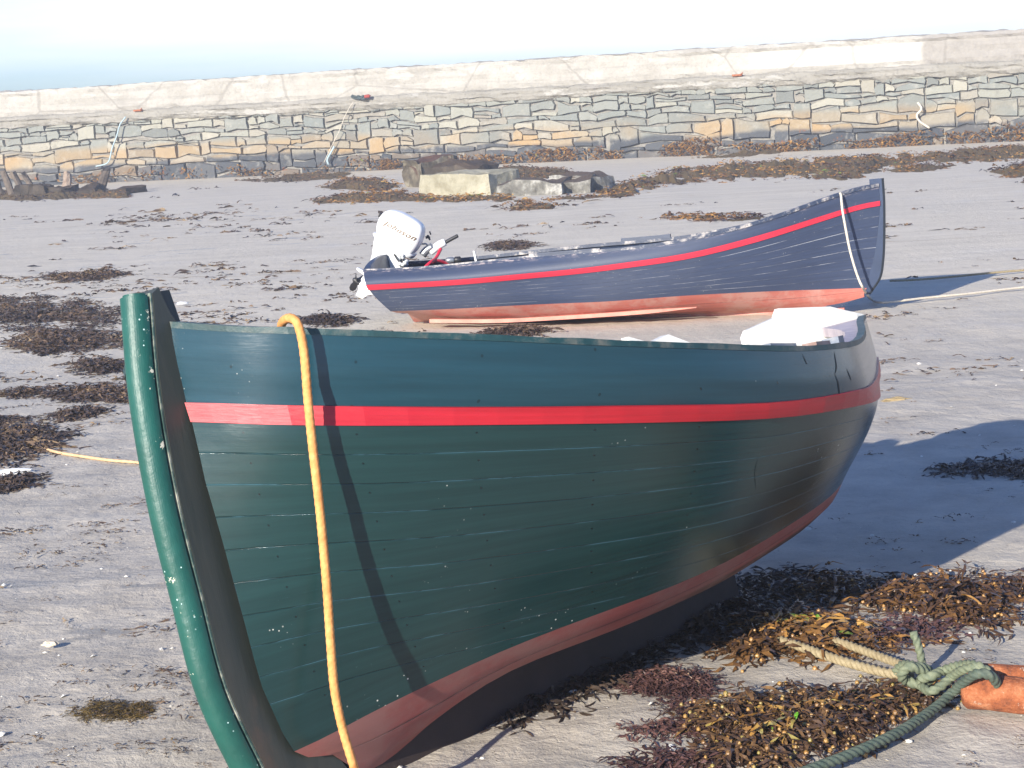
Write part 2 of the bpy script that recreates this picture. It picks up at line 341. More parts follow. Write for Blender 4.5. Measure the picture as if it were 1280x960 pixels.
# ---------------------------------------------------------------- sea wall
rw=random.Random(5)
WM=Matrix(((WD.x,-WN.x,0,WA.x),(WD.y,-WN.y,0,WA.y),(0,0,1,0),(0,0,0,1)))     # local x along, y into the wall, z up
wall=empty('sea_wall',WM,'long grey drystone harbour wall with a pale concrete parapet on top','sea wall')
def stone_mat():
    m=NT('wall_stone');a=m.n('Attribute',attribute_name='rnd');sp=m.n('SeparateXYZ');m.L(m.tc.outputs['Object'],sp.inputs[0])
    pale=m.ramp(a.outputs['Fac'],[(.0,(.17,.178,.16)),(.25,(.25,.255,.22)),(.5,(.20,.215,.195)),(.72,(.30,.295,.24)),(.88,(.36,.34,.27)),(1.,(.26,.235,.19))])
    och=m.ramp(a.outputs['Fac'],[(.0,(.20,.175,.14)),(.3,(.34,.25,.14)),(.55,(.28,.255,.20)),(.8,(.38,.26,.13)),(1.,(.31,.28,.22))])
    dk=m.ramp(a.outputs['Fac'],[(.0,(.050,.056,.064)),(.5,(.085,.09,.095)),(.8,(.12,.11,.10)),(1.,(.20,.15,.10))])
    z=m.math('ADD',sp.outputs['Z'],m.math('MULTIPLY',m.math('SUBTRACT',m.noise(.7,4,.6),.5),.35))
    z=m.math('ADD',z,m.math('MULTIPLY',m.math('SUBTRACT',a.outputs['Fac'],.5),.12))
    g=m.step(m.noise(.35,3,.5),.34,.50)                   # rust-stained stretches
    c=m.mix(m.math('MULTIPLY',m.step(z,1.12,.86),g),pale,och);c=m.mix(m.step(z,.60,.46),c,dk)
    n=m.noise(3.2,6,.7);c=m.mix(m.math('MULTIPLY',m.step(n,.52,.68),.35),c,(.46,.43,.36))
    c=m.mix(m.math('MULTIPLY',m.step(m.noise(5,6,.7),.55,.7),.3),c,(.10,.09,.08))
    w=m.math('MULTIPLY',m.step(m.noise(2.5,7,.8),.60,.66),m.step(z,.62,.40));c=m.mix(w,c,(.26,.08,.02))
    b=m.bump(m.noise(6,7,.7),.8,.06)
    return m.out(c,.85,b)
STONE=stone_mat()
DARKGAP=simple('dark_joints',(.24,.225,.195),.95,.3)
st=MB();Z=[-.15,.16,.40,.64,.87,1.08,1.27,1.44,1.60,1.72,1.82];X0,X1=-12.,44.
def zc(k,s):
    if k==0: return -.25
    return Z[k]+.045*noise.noise(Vector((s*.45,k*1.7,2.)))*2.6+(.10*noise.noise(Vector((s*2.1,k*3.1,9.))))
taken={}
def block(poly,prot,a):
    cx=sum(p[0] for p in poly)/len(poly);cz=sum(p[1] for p in poly)/len(poly);n=len(poly)
    V=[(p[0],.35,p[1]) for p in poly]+[(p[0],.03,p[1]) for p in poly]
    tl=rw.uniform(-.05,.05);tz=rw.uniform(-.05,.05)
    V+=[(cx+(p[0]-cx)*.94,-prot+tl*(p[0]-cx)+tz*(p[1]-cz)*2,cz+(p[1]-cz)*.91) for p in poly]
    Fc=[tuple(range(2*n,3*n))]
    for i in range(n):
        j=(i+1)%n;Fc+=[(i,j,n+j,n+i),(n+i,n+j,2*n+j,2*n+i)]
    st.add(V,Fc,a)
for k in range(len(Z)-1):
    s=X0+rw.random()*.4;big=k in(2,3,6,7)
    while s<X1:
        w=rw.choice([.28,.38,.5,.62,.75,.9])*rw.uniform(.8,1.2)*(1.15 if k<5 else .95)
        if k>=9: w*=.85
        double=rw.random()<.16 and k<len(Z)-3
        top=k+2 if double else k+1
        key=[(a,b) for (a,b) in taken.get(k,[]) if a<s+w and b>s]
        if key:
            a,b=key[0]
            if a-s>.16: w=a-s
            else: s=b+.001;continue
        if double: taken.setdefault(k+1,[]).append((s,s+w))
        gp=.005;e=s+w
        sl=rw.uniform(-.09,.09);sr=rw.uniform(-.09,.09)
        P=[(s+gp,zc(k,s)+gp),((s+e)/2,zc(k,(s+e)/2)+gp+rw.uniform(-.01,.05)),(e-gp,zc(k,e)+gp),
           (e-gp+sr*.5,(zc(k,e)+zc(top,e))/2),(e-gp-abs(sr)*.4,zc(top,e)-gp-rw.choice([0,0,.03,.07])),((s+e)/2,zc(top,(s+e)/2)-gp+rw.uniform(-.05,.02)),(s+gp+abs(sl)*.4,zc(top,s)-gp-rw.choice([0,0,.03,.07])),(s+gp+sl*.5,(zc(k,s)+zc(top,s))/2)]
        if rw.random()<.1 and not double:      # two thin slabs instead of one block
            zm=lambda x:(zc(k,x)+zc(top,x))/2
            P1=[P[0],P[1],P[2],(e-gp,zm(e)-.01),((s+e)/2,zm((s+e)/2)-.01),(s+gp,zm(s)-.01)]
            P2=[(s+gp,zm(s)+.01),((s+e)/2,zm((s+e)/2)+.01),(e-gp,zm(e)+.01),P[4],P[5],P[6]]
            block(P1,rw.uniform(.0,.09),rw.random());block(P2,rw.uniform(.0,.09),rw.random())
        else: block(P,rw.uniform(.02,.065),rw.random())
        s=e
st.build('stonework',STONE,wall,attr=True)
bk=MB();bk.box(((X0+X1)/2,.65,.7),(X1-X0-.3,1.2,2.0));bk.build('wall_core',DARKGAP,wall)
def conc(name,a,b,c3,rough_band=False):
    m=NT(name);n=m.noise(.9,7,.7);n2=m.noise(4,7,.75)
    c=m.ramp(n,[(.3,a),(.5,b),(.7,c3)])
    c=m.mix(m.math('MULTIPLY',m.step(n2,.52,.72),.5),c,tuple(x*.62 for x in b))
    ly=m.noise(1,6,.75,m.co('Object',(.35,1,5.5)));c=m.mix(m.math('MULTIPLY',m.step(ly,.50,.62),.45),c,tuple(x*.66 for x in b));c=m.mix(m.math('MULTIPLY',m.step(m.noise(11,5,.8),.55,.66),.4),c,tuple(x*.5 for x in b))
    w=m.step(m.noise(1.3,6,.7,m.co('Object',(.5,1,1.6))),.56,.62);c=m.mix(m.math('MULTIPLY',w,.55),c,(.50,.48,.43))
    v=m.vor(9);c=m.mix(m.math('MULTIPLY',m.step(v.outputs['Distance'],.35,.2),.35 if rough_band else .12),c,tuple(x*.55 for x in a))
    sp=m.n('SeparateXYZ');m.L(m.tc.outputs['Object'],sp.inputs[0])
    if not rough_band:
        g=m.math('MULTIPLY',m.step(sp.outputs['X'],26.6,26.75),.65);c=m.mix(g,c,m.ramp(n2,[(.35,(.22,.20,.18)),(.65,(.34,.31,.27))]))
        c=m.mix(m.math('MULTIPLY',m.math('MULTIPLY',m.step(sp.outputs['X'],21.8,23),m.step(sp.outputs['X'],26.7,26.5)),m.math('MULTIPLY',m.step(sp.outputs['Z'],2.12,2.2),m.step(sp.outputs['Z'],2.62,2.52))),c,(.60,.57,.52))
        # cracks
        cr=m.vor(.55,m.co('Object',(.6,1,1)),'DISTANCE_TO_EDGE');c=m.mix(m.math('MULTIPLY',m.step(m.math('ADD',cr.outputs['Distance'],m.math('MULTIPLY',m.noise(5,4,.7),.03)),.030,.018),.5),c,(.22,.20,.17))
    b=m.bump(m.noise(2.5,7,.75),.7,.06);b=m.bump(m.noise(16 if rough_band else 9,5,.7),.7,.03,b)
    return m.out(c,.9,b)
CONC=conc('parapet_concrete',(.33,.305,.26),(.41,.385,.335),(.48,.455,.405));CONCR=conc('pebbly_concrete',(.25,.23,.19),(.31,.29,.245),(.36,.335,.29),True)
def slab(name,prof,mat,jit,seed):
    S=np.arange(X0,X1+.01,.12);V=[];n=len(prof)
    for i,s in enumerate(S):
        for j,(y,z,jt) in enumerate(prof):
            q=noise.noise(Vector((s*.9,j*1.3,seed)));q2=noise.noise(Vector((s*4.,j*2.3,seed+5)));q3=noise.noise(Vector((s*.22,1.,seed)))
            V.append((s,y+jit*jt*(q+.6*q2),z+jit*jt*(q*.6+q2*.7)+.03*q3*jt))
    Fc=[(i*n+j,i*n+j+1,(i+1)*n+j+1,(i+1)*n+j) for i in range(len(S)-1) for j in range(n-1)]
    Fc+=[tuple(range(n)),tuple((len(S)-1)*n+j for j in range(n))[::-1]]
    return obj(name,V,Fc,mat,wall,smooth=False)
slab('ledge',[(1.2,1.9,0),(.3,2.02,.5),(-.02,2.03,1),(-.09,1.99,1),(-.13,1.93,1),(-.11,1.86,1),(-.12,1.80,1),(-.08,1.72,1.2),(.02,1.66,1),(.3,1.66,0)],CONCR,.06,3)
slab('parapet',[(.9,1.9,0),(.9,2.70,.3),(.5,2.76,1),(.2,2.78,1),(.05,2.76,1),(.03,2.70,1),(.05,2.6,.6),(.04,2.45,.6),(.05,2.3,.6),(.03,2.15,.6),(.05,2.05,.6),(.06,1.95,.3)],CONC,.055,8)
# ---------------------------------------------------------------- hulls
BAKED={"green":{"q":[-0.77764,3.73967,0.89771,0.21493,0.01546],"G":[[0.3049,0.0392,1.0802],[0.3252,0.1018,1.0606],[0.3461,0.1644,1.0419],[0.3712,0.2265,1.0237],[0.4061,0.2878,1.0048],[0.4554,0.348,0.9838],[0.5203,0.4074,0.9601],[0.5983,0.4652,0.9344],[0.6845,0.5198,0.9079],[0.7741,0.5694,0.8815],[0.864,0.6127,0.856],[0.954,0.6495,0.8318],[1.0459,0.6804,0.8088],[1.1421,0.7061,0.7867],[1.2455,0.7272,0.7645],[1.3584,0.744,0.7414],[1.4802,0.7564,0.7176],[1.6064,0.7638,0.6951],[1.7296,0.765,0.6765],[1.8428,0.7587,0.6633],[1.9427,0.7442,0.6544],[2.0306,0.7218,0.6487],[2.1103,0.6937,0.6451],[2.1858,0.6623,0.6431],[2.2601,0.6296,0.6422],[2.3342,0.5962,0.6423],[2.4075,0.5619,0.6435],[2.4792,0.5269,0.6455],[2.5492,0.4916,0.6477],[2.617,0.4564,0.6499],[2.6828,0.4214,0.652],[2.7466,0.3867,0.6539],[2.8087,0.3524,0.6557],[2.8695,0.3188,0.6574],[2.9292,0.2862,0.6587],[2.9879,0.2544,0.6597],[3.0452,0.2237,0.6605],[3.1005,0.1942,0.6612],[3.1534,0.1662,0.6616],[3.2039,0.1399,0.6619],[3.2518,0.1151,0.6621],[3.2967,0.0922,0.6622],[3.3374,0.0715,0.6621],[3.3728,0.0536,0.662],[3.402,0.0389,0.6618],[3.4255,0.0271,0.6616],[3.4451,0.0173,0.6613],[3.463,0.0084,0.6609],[3.4805,-0.0004,0.6606]],"ST":[[0.2908,0.0367,0.8996],[0.31,0.0943,0.8863],[0.3299,0.1518,0.8728],[0.3541,0.2092,0.8586],[0.3885,0.2662,0.8427],[0.4379,0.3232,0.8241],[0.5033,0.3802,0.8025],[0.5825,0.4366,0.7785],[0.6708,0.4907,0.7534],[0.7638,0.5407,0.7287],[0.8591,0.5854,0.7049],[0.9564,0.6247,0.6821],[1.0567,0.6589,0.6596],[1.1611,0.6884,0.637],[1.2712,0.7133,0.6139],[1.3883,0.7338,0.5907],[1.512,0.75,0.569],[1.6384,0.7608,0.5514],[1.7606,0.765,0.5386],[1.872,0.7606,0.5297],[1.9697,0.7466,0.5232],[2.0547,0.7237,0.5187],[2.1309,0.6944,0.516],[2.2025,0.6621,0.5143],[2.2724,0.6293,0.5131],[2.3415,0.5969,0.5121],[2.4095,0.5645,0.5115],[2.4761,0.5319,0.5112],[2.5416,0.499,0.5112],[2.6065,0.4662,0.5113],[2.6708,0.4334,0.5117],[2.7343,0.4006,0.5122],[2.7967,0.3682,0.5128],[2.8577,0.3365,0.5134],[2.9171,0.3056,0.5139],[2.9751,0.2757,0.5144],[3.0313,0.2466,0.5148],[3.0855,0.2185,0.5149],[3.1372,0.1915,0.5146],[3.1862,0.1656,0.5137],[3.2326,0.1409,0.5123],[3.2763,0.1175,0.5107],[3.3168,0.0957,0.509],[3.3538,0.0757,0.5076],[3.3868,0.0579,0.5067],[3.4161,0.0421,0.5062],[3.4428,0.0276,0.5059],[3.4683,0.0137,0.5057],[3.4937,-0.0,0.5056]],"SB":[[0.2801,0.0453,0.8545],[0.3006,0.102,0.8412],[0.3217,0.1586,0.8278],[0.3471,0.2149,0.8137],[0.3827,0.2704,0.798],[0.4329,0.325,0.7799],[0.4992,0.3788,0.7594],[0.5791,0.4313,0.7373],[0.6682,0.4815,0.7142],[0.7626,0.5281,0.6909],[0.86,0.5702,0.6676],[0.9602,0.6079,0.6444],[1.0637,0.6412,0.6213],[1.1711,0.67,0.5985],[1.2831,0.6941,0.5757],[1.4006,0.7135,0.5531],[1.5233,0.7282,0.532],[1.6477,0.7377,0.5144],[1.7677,0.7412,0.5013],[1.8775,0.7378,0.4914],[1.9741,0.7269,0.4832],[2.0587,0.7087,0.4761],[2.1349,0.6849,0.4703],[2.2063,0.6575,0.4657],[2.2758,0.6281,0.4623],[2.3441,0.5969,0.46],[2.4109,0.564,0.4587],[2.4763,0.5299,0.4584],[2.5407,0.4953,0.4584],[2.6049,0.4608,0.4587],[2.6689,0.4267,0.4592],[2.7324,0.3928,0.4599],[2.7951,0.3595,0.4606],[2.8564,0.3273,0.4614],[2.9162,0.2965,0.4621],[2.9745,0.2671,0.4628],[3.0311,0.2389,0.4633],[3.0855,0.2119,0.4636],[3.1371,0.1858,0.4633],[3.1856,0.1606,0.4625],[3.231,0.1363,0.461],[3.2735,0.1131,0.4591],[3.3129,0.0914,0.4574],[3.349,0.0718,0.456],[3.3816,0.0545,0.4552],[3.411,0.0394,0.4549],[3.438,0.0258,0.455],[3.464,0.0129,0.4552],[3.4898,-0.0,0.4555]],"BT":[[0.3381,0.0514,0.0772],[0.3997,0.0712,0.0827],[0.4615,0.0912,0.0907],[0.5241,0.112,0.1002],[0.5885,0.1345,0.1093],[0.6555,0.1598,0.1177],[0.7252,0.188,0.1262],[0.7975,0.2186,0.1349],[0.8725,0.2504,0.1426],[0.9507,0.2824,0.1484],[1.0322,0.3142,0.1524],[1.1172,0.3457,0.1551],[1.2052,0.3764,0.157],[1.2958,0.4051,0.1585],[1.3885,0.4304,0.1608],[1.4837,0.4516,0.1647],[1.5812,0.4688,0.1706],[1.6792,0.4823,0.1786],[1.7745,0.4919,0.1879],[1.8643,0.4975,0.197],[1.9473,0.499,0.2048],[2.0237,0.4965,0.2113],[2.0945,0.4904,0.2172],[2.1601,0.4813,0.2233],[2.2206,0.4694,0.2297],[2.2759,0.4549,0.2362],[2.3262,0.4378,0.2428],[2.3725,0.4189,0.2493],[2.416,0.3991,0.2554],[2.4576,0.3791,0.2611],[2.4976,0.3589,0.2664],[2.5355,0.3385,0.2713],[2.5711,0.3178,0.2759],[2.6041,0.2966,0.2803],[2.6343,0.2749,0.2844],[2.6617,0.2528,0.2883],[2.6865,0.2303,0.292],[2.7085,0.2078,0.2955],[2.728,0.1856,0.299],[2.7447,0.1636,0.3024],[2.7589,0.142,0.3058],[2.7705,0.1209,0.3091],[2.7798,0.1005,0.312],[2.7869,0.0813,0.3144],[2.7919,0.0634,0.3163],[2.7946,0.0467,0.3175],[2.7959,0.0309,0.3184],[2.7965,0.0154,0.3191],[2.7969,-0.0,0.3198]],"BB":[[0.5364,0.0336,-0.0108],[0.5851,0.0435,-0.0127],[0.6341,0.0535,-0.0101],[0.6844,0.065,-0.002],[0.7379,0.0797,0.01],[0.796,0.0993,0.0254],[0.8591,0.1243,0.0435],[0.9264,0.1536,0.0611],[0.9968,0.1853,0.0742],[1.0689,0.2175,0.0816],[1.1422,0.2494,0.0857],[1.2165,0.2809,0.0894],[1.292,0.3116,0.0939],[1.3689,0.3405,0.0991],[1.4472,0.3664,0.1049],[1.5274,0.3886,0.1112],[1.6093,0.4072,0.118],[1.6918,0.4223,0.1258],[1.7734,0.4343,0.135],[1.8524,0.4432,0.1448],[1.9287,0.4491,0.1538],[2.002,0.4518,0.1621],[2.0717,0.4515,0.1701],[2.1362,0.4481,0.1781],[2.1939,0.4414,0.1857],[2.2443,0.4312,0.1928],[2.288,0.4179,0.1994],[2.3266,0.4023,0.2057],[2.3621,0.3854,0.2114],[2.3956,0.3678,0.2167],[2.4274,0.3498,0.2215],[2.4572,0.3312,0.2258],[2.4843,0.312,0.2297],[2.5082,0.292,0.2333],[2.5286,0.2713,0.2366],[2.5454,0.2499,0.2397],[2.5588,0.2279,0.2425],[2.5693,0.2057,0.2452],[2.5768,0.1837,0.2477],[2.5817,0.1619,0.2501],[2.5838,0.1404,0.2523],[2.5834,0.1194,0.2545],[2.5807,0.0991,0.2567],[2.5759,0.08,0.2588],[2.5691,0.0623,0.2609],[2.5603,0.0459,0.2629],[2.5501,0.0303,0.265],[2.5392,0.0151,0.267],[2.5282,-0.0,0.2691]],"SF":[[0.2174,0.0,1.1628],[0.1753,0.0,0.9402],[0.1551,0.0,0.6959],[0.1567,0.0,0.4781],[0.1641,0.0,0.2561],[0.2206,0.0,0.0321]]},"blue":{"q":[-1.04757,13.55234,-0.28711,0.03161,0.0065],"G":[[0.1607,0.4309,0.4041],[0.2504,0.4523,0.4049],[0.3394,0.4738,0.4055],[0.4313,0.4948,0.4066],[0.5317,0.5141,0.409],[0.6449,0.5311,0.4137],[0.7717,0.546,0.4206],[0.9075,0.5591,0.4291],[1.046,0.5706,0.4381],[1.1817,0.5809,0.4473],[1.3124,0.5901,0.4563],[1.4401,0.5983,0.4647],[1.5664,0.6047,0.4718],[1.692,0.6087,0.4775],[1.8172,0.6103,0.4826],[1.9416,0.6099,0.4878],[2.0655,0.607,0.4938],[2.1905,0.5997,0.5018],[2.3187,0.5859,0.5137],[2.4524,0.564,0.5307],[2.5917,0.5345,0.5513],[2.7316,0.4994,0.575],[2.8647,0.4612,0.6017],[2.9854,0.4215,0.6303],[3.0921,0.3801,0.6594],[3.1878,0.3366,0.6881],[3.2766,0.2918,0.7163],[3.3619,0.2468,0.7433],[3.4451,0.2024,0.7686],[3.5252,0.1581,0.7917],[3.6024,0.1138,0.8114],[3.6786,0.0694,0.8256],[3.755,0.0251,0.8349]],"ST":[[0.2274,0.5687,0.3037],[0.3219,0.5837,0.3057],[0.4161,0.5988,0.3082],[0.5121,0.6134,0.3112],[0.613,0.6267,0.3143],[0.7213,0.638,0.3175],[0.8367,0.6477,0.3209],[0.9577,0.6558,0.3253],[1.0823,0.6622,0.3312],[1.2092,0.6667,0.3383],[1.3383,0.6694,0.3458],[1.4701,0.6704,0.3532],[1.6034,0.6694,0.3604],[1.7364,0.6658,0.368],[1.8679,0.6597,0.3771],[1.9979,0.6516,0.388],[2.127,0.641,0.4001],[2.2551,0.6262,0.4123],[2.3823,0.6054,0.4248],[2.5094,0.5775,0.4402],[2.6368,0.5427,0.4605],[2.762,0.5029,0.4852],[2.8812,0.4608,0.5114],[2.9914,0.4179,0.5369],[3.0913,0.3742,0.5618],[3.1829,0.3292,0.5861],[3.2693,0.2837,0.6097],[3.3537,0.2386,0.6326],[3.4373,0.1948,0.6551],[3.5193,0.1518,0.6773],[3.5997,0.1095,0.6972],[3.6794,0.0673,0.7119],[3.7593,0.025,0.7214]],"SB":[[0.2349,0.5418,0.2675],[0.3317,0.5573,0.2701],[0.4281,0.5729,0.273],[0.5261,0.588,0.2763],[0.629,0.6018,0.2796],[0.7388,0.6137,0.283],[0.8557,0.624,0.2869],[0.9778,0.6328,0.2917],[1.1027,0.64,0.298],[1.2283,0.6454,0.3052],[1.3542,0.6494,0.3125],[1.481,0.6517,0.3196],[1.6087,0.6522,0.3263],[1.7368,0.6501,0.3336],[1.8652,0.6454,0.3423],[1.994,0.6387,0.3528],[2.1231,0.6293,0.3644],[2.2518,0.6158,0.376],[2.3795,0.5963,0.388],[2.507,0.5695,0.4027],[2.6346,0.5357,0.4226],[2.76,0.497,0.4468],[2.8795,0.4557,0.4726],[2.9898,0.4133,0.4982],[3.0898,0.3698,0.5235],[3.1815,0.3247,0.5486],[3.268,0.279,0.5731],[3.3525,0.234,0.5969],[3.4362,0.1906,0.6203],[3.5183,0.1485,0.6433],[3.5987,0.1072,0.6639],[3.6786,0.0661,0.6792],[3.7586,0.025,0.689]],"WT":[[0.344,0.4211,0.1005],[0.4376,0.4421,0.1017],[0.5309,0.4633,0.1035],[0.6261,0.4838,0.1059],[0.7267,0.5024,0.1086],[0.8357,0.5182,0.1115],[0.9535,0.5314,0.1148],[1.0771,0.5423,0.1185],[1.2022,0.5515,0.1223],[1.3251,0.5594,0.1258],[1.4444,0.5664,0.1287],[1.5613,0.5724,0.1307],[1.6768,0.5762,0.132],[1.7913,0.5763,0.1329],[1.9047,0.5719,0.1341],[2.0165,0.5633,0.1365],[2.1273,0.5506,0.1402],[2.2389,0.5327,0.1446],[2.3538,0.5085,0.1486],[2.4741,0.4767,0.1511],[2.5998,0.4372,0.1521],[2.7264,0.3927,0.1519],[2.8476,0.3469,0.151],[2.9585,0.3022,0.1496],[3.0584,0.2579,0.1475],[3.1493,0.2139,0.1448],[3.2338,0.1719,0.1422],[3.3137,0.1347,0.1399],[3.3893,0.1043,0.1381],[3.4599,0.0805,0.1368],[3.5266,0.0611,0.1357],[3.5918,0.0432,0.1344],[3.6573,0.025,0.1329]],"BB":[[0.3743,0.1582,0.0647],[0.4698,0.1828,0.0519],[0.565,0.2075,0.0388],[0.6614,0.2316,0.0265],[0.7617,0.2538,0.0171],[0.8674,0.2736,0.0116],[0.9789,0.291,0.0089],[1.0944,0.3064,0.0072],[1.2118,0.3195,0.0054],[1.3295,0.33,0.0039],[1.4472,0.3381,0.0039],[1.5653,0.3437,0.0061],[1.6834,0.3467,0.0102],[1.8003,0.3466,0.015],[1.9148,0.3432,0.02],[2.0265,0.3363,0.0251],[2.1365,0.3262,0.0302],[2.2465,0.3133,0.0351],[2.3587,0.2979,0.0397],[2.4749,0.2798,0.0436],[2.595,0.2588,0.0464],[2.7154,0.2357,0.0481],[2.8311,0.2121,0.0491],[2.9385,0.1887,0.0497],[3.0368,0.1653,0.0503],[3.1277,0.1418,0.0519],[3.213,0.119,0.0557],[3.2936,0.0982,0.0618],[3.3696,0.0802,0.0689],[3.4403,0.0648,0.0761],[3.507,0.0512,0.0827],[3.5723,0.0382,0.0891],[3.6379,0.025,0.0951]],"SF":[[3.7795,0.0,0.8726],[3.7853,0.0,0.7104],[3.7798,0.0,0.4822],[3.7694,0.0,0.3292],[3.7443,0.0,0.2001],[3.671,0.0,0.0906]]}}
def hull_grid(B,names,k0,keel_fn,subs):
    rows=[np.array(B[n])*k0 for n in names]
    K=np.array([keel_fn(r) for r in rows[-1]]);rows=rows+[K]
    nc=len(rows[0]);out=[];vv=[]
    P=np.stack(rows,1)          # nc x nr x 3
    dense=[];rv=[]
    for c in range(nc):
        pts=[]
        for i in range(len(rows)-1):
            a=P[c];p0=a[i-1] if i>0 else 2*a[0]-a[1];p1=a[i];p2=a[i+1];p3=a[i+2] if i+2<len(rows) else 2*a[-1]-a[-2]
            # chord-length aware tangents keep the closely set stripe rows from kinking the curve
            d0=np.linalg.norm(p1-p0)+1e-6;d1=np.linalg.norm(p2-p1)+1e-6;d2=np.linalg.norm(p3-p2)+1e-6
            m1=((p2-p1)/d1*d0+(p1-p0)/d0*d1)/(d0+d1)*d1;m2=((p3-p2)/d2*d1+(p2-p1)/d1*d2)/(d1+d2)*d1
            if i==2: m1=m1*.6+(p2-p1)*.4;m2=m2*.6+(p2-p1)*.4
            for s in range(subs[i]):
                t=s/subs[i];h=((2*t**3-3*t*t+1)*p1+(t**3-2*t*t+t)*m1+(-2*t**3+3*t*t)*p2+(t**3-t*t)*m2);pts.append(h)
                if c==0: rv.append(i+t)
        pts.append(P[c,-1])
        if c==0: rv.append(len(rows)-1)
        dense.append(pts)
    G=np.array(dense);G[:,:,1]=np.maximum(G[:,:,1],0);return G,np.array(rv)
def arclen(G):
    d=np.r_[0,np.cumsum(np.linalg.norm(np.diff(G[:,0],axis=0),axis=1))];return d
def gnorm(G):
    a=np.gradient(G,axis=0);b=np.gradient(G,axis=1);n=np.cross(a,b);n/=np.linalg.norm(n,axis=2)[:,:,None]+1e-12
    s=np.sign(n[len(G)//2,2,1]);return n*s            # points outboard
def strip(G,side):       # side -1 near (y=-v) / +1 far
    return np.stack([G[...,0],G[...,1]*side,G[...,2]],-1)
def sheet(name,Gs,mat,parent,uvs,thick=0,smooth=True):
    V=[];Fc=[];U=[]
    for G,uv in zip(Gs,uvs):
        n,m=G.shape[:2];k=len(V);V+=G.reshape(-1,3).tolist();U+=uv.reshape(-1,2).tolist()
        Fc+=[(k+i*m+j,k+i*m+j+1,k+(i+1)*m+j+1,k+(i+1)*m+j) for i in range(n-1) for j in range(m-1)]
    o=obj(name,V,Fc,mat,parent,smooth,uv=U);return o
def band(G,N,lo,hi,rv,off,inn,lift_edges=True):  # a raised strip as a closed box section following rows lo..hi
    js=[j for j,v in enumerate(rv) if lo-1e-6<=v<=hi+1e-6]
    O=G[:,js]+N[:,js]*off;In=G[:,js]-N[:,js]*inn
    return np.concatenate([In[:,:1],O,In[:,-1:]],1)
def sweep(path,side_v,up_v,w,h):
    rings=[]
    for p,s,u in zip(path,side_v,up_v):
        rings.append([p-s*w[0]-u*h[0],p+s*w[1]-u*h[0],p+s*w[1]+u*h[1],p-s*w[0]+u*h[1]])
    return rings
def root_matrix(B,k0,bow_first):
    q=B['q'];psi,phi,tau=q[2:];
    a=Vector((math.cos(psi)*math.cos(tau),math.sin(psi)*math.cos(tau),math.sin(tau)));nr=Vector((math.sin(psi),-math.cos(psi),0))
    up=nr.cross(a);up=up if up.z>0 else -up
    v=nr*math.cos(phi)+up*math.sin(phi);w=up*math.cos(phi)-nr*math.sin(phi)
    o=Vector((q[0]*k0,q[1]*k0,CH*(1-k0)));y=-v
    return Matrix(((a.x,y.x,w.x,o.x),(a.y,y.y,w.y,o.y),(a.z,y.z,w.z,o.z),(0,0,0,1)))
# ---- green boat
KG=.97;B=BAKED['green'];MG=root_matrix(B,KG,True)
gb=empty('rowing_boat',MG,'large dark green wooden rowing boat with a red stripe, leaning on the sand in front','boat')
L0=np.array(B['BB'])[0,0]*KG
G,rv=hull_grid(B,['G','ST','SB','BT','BB'],KG,lambda r:(r[0]+.01,min(r[1],.022),r[2]-.035),[4,2,12,3,5])
RB=[(212,402),(221,455),(233,505),(250,605),(283,730),(317,854),(354,931),(373,950)]
_MI=MG.inverted();_o=_MI@Vector((0,0,CH));_rb=[]
for _p in RB:
    _d=_MI.to_3x3()@ray(*_p);_t=(-.036-_o.y)/_d.y;_q=_o+_d*_t;_rb.append((_q.z,_q.x))
_rb.sort()
for c in range(16):
    k_=(1-c/16)
    for j,v in enumerate(rv):
        if .99<v<3: G[c,j,1]=.036+(G[c,j,1]-.036)*(1-.10*k_*min(1,(c)/3)) if c else G[c,j,1]
for c in range(7):
    for j in range(len(rv)):
        z_=G[0,j,2]
        if c==0: 
            if j==0: _dl=[]
            _dl.append(float(np.interp(z_,[a for a,b in _rb],[b for a,b in _rb]))-G[0,j,0])
        G[c,j,0]+=max(-.02,_dl[j])*(1-c/7)**1.5
# row values: G0 ST1 SB2 BT3 BB4 K5 ; widen 2..3 to plank count for the shader
def vmap(v): return np.where(v<2,v,np.where(v<3,2+(v-2)*6,8+(v-3)))
N=gnorm(G);AL=arclen(G);UV=np.stack(np.broadcast_arrays(AL[:,None],vmap(rv)[None,:]),-1).astype(float)
far_drop=np.zeros(len(G));
def farside(G,N):   # the far side: its washstrake is broken away forward of the stern quarter
    return G.copy()
GF=farside(G,N)
js=[j for j,v in enumerate(rv) if v<=3.001];jb=[j for j,v in enumerate(rv) if v>=2.999]
sheet('hull_planking',[strip(G[:,js],-1),strip(GF[:,js],1)],GREEN,gb,[UV[:,js]]*2)
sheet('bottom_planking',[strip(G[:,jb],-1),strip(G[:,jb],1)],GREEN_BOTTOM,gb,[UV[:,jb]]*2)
inner=G-N*.020;inner[...,1]=np.maximum(inner[...,1],0);innF=GF-N*.020;innF[...,1]=np.maximum(innF[...,1],0)
for I_ in (inner,innF): I_[:4,:,1]*=np.array([.3,.75,.92,.97])[:,None];I_[:3,:,0]+=np.array([.03,.02,.01])[:,None]
sheet('inner_lining',[strip(inner,-1),strip(innF,1)],WHITE,gb,[UV]*2)
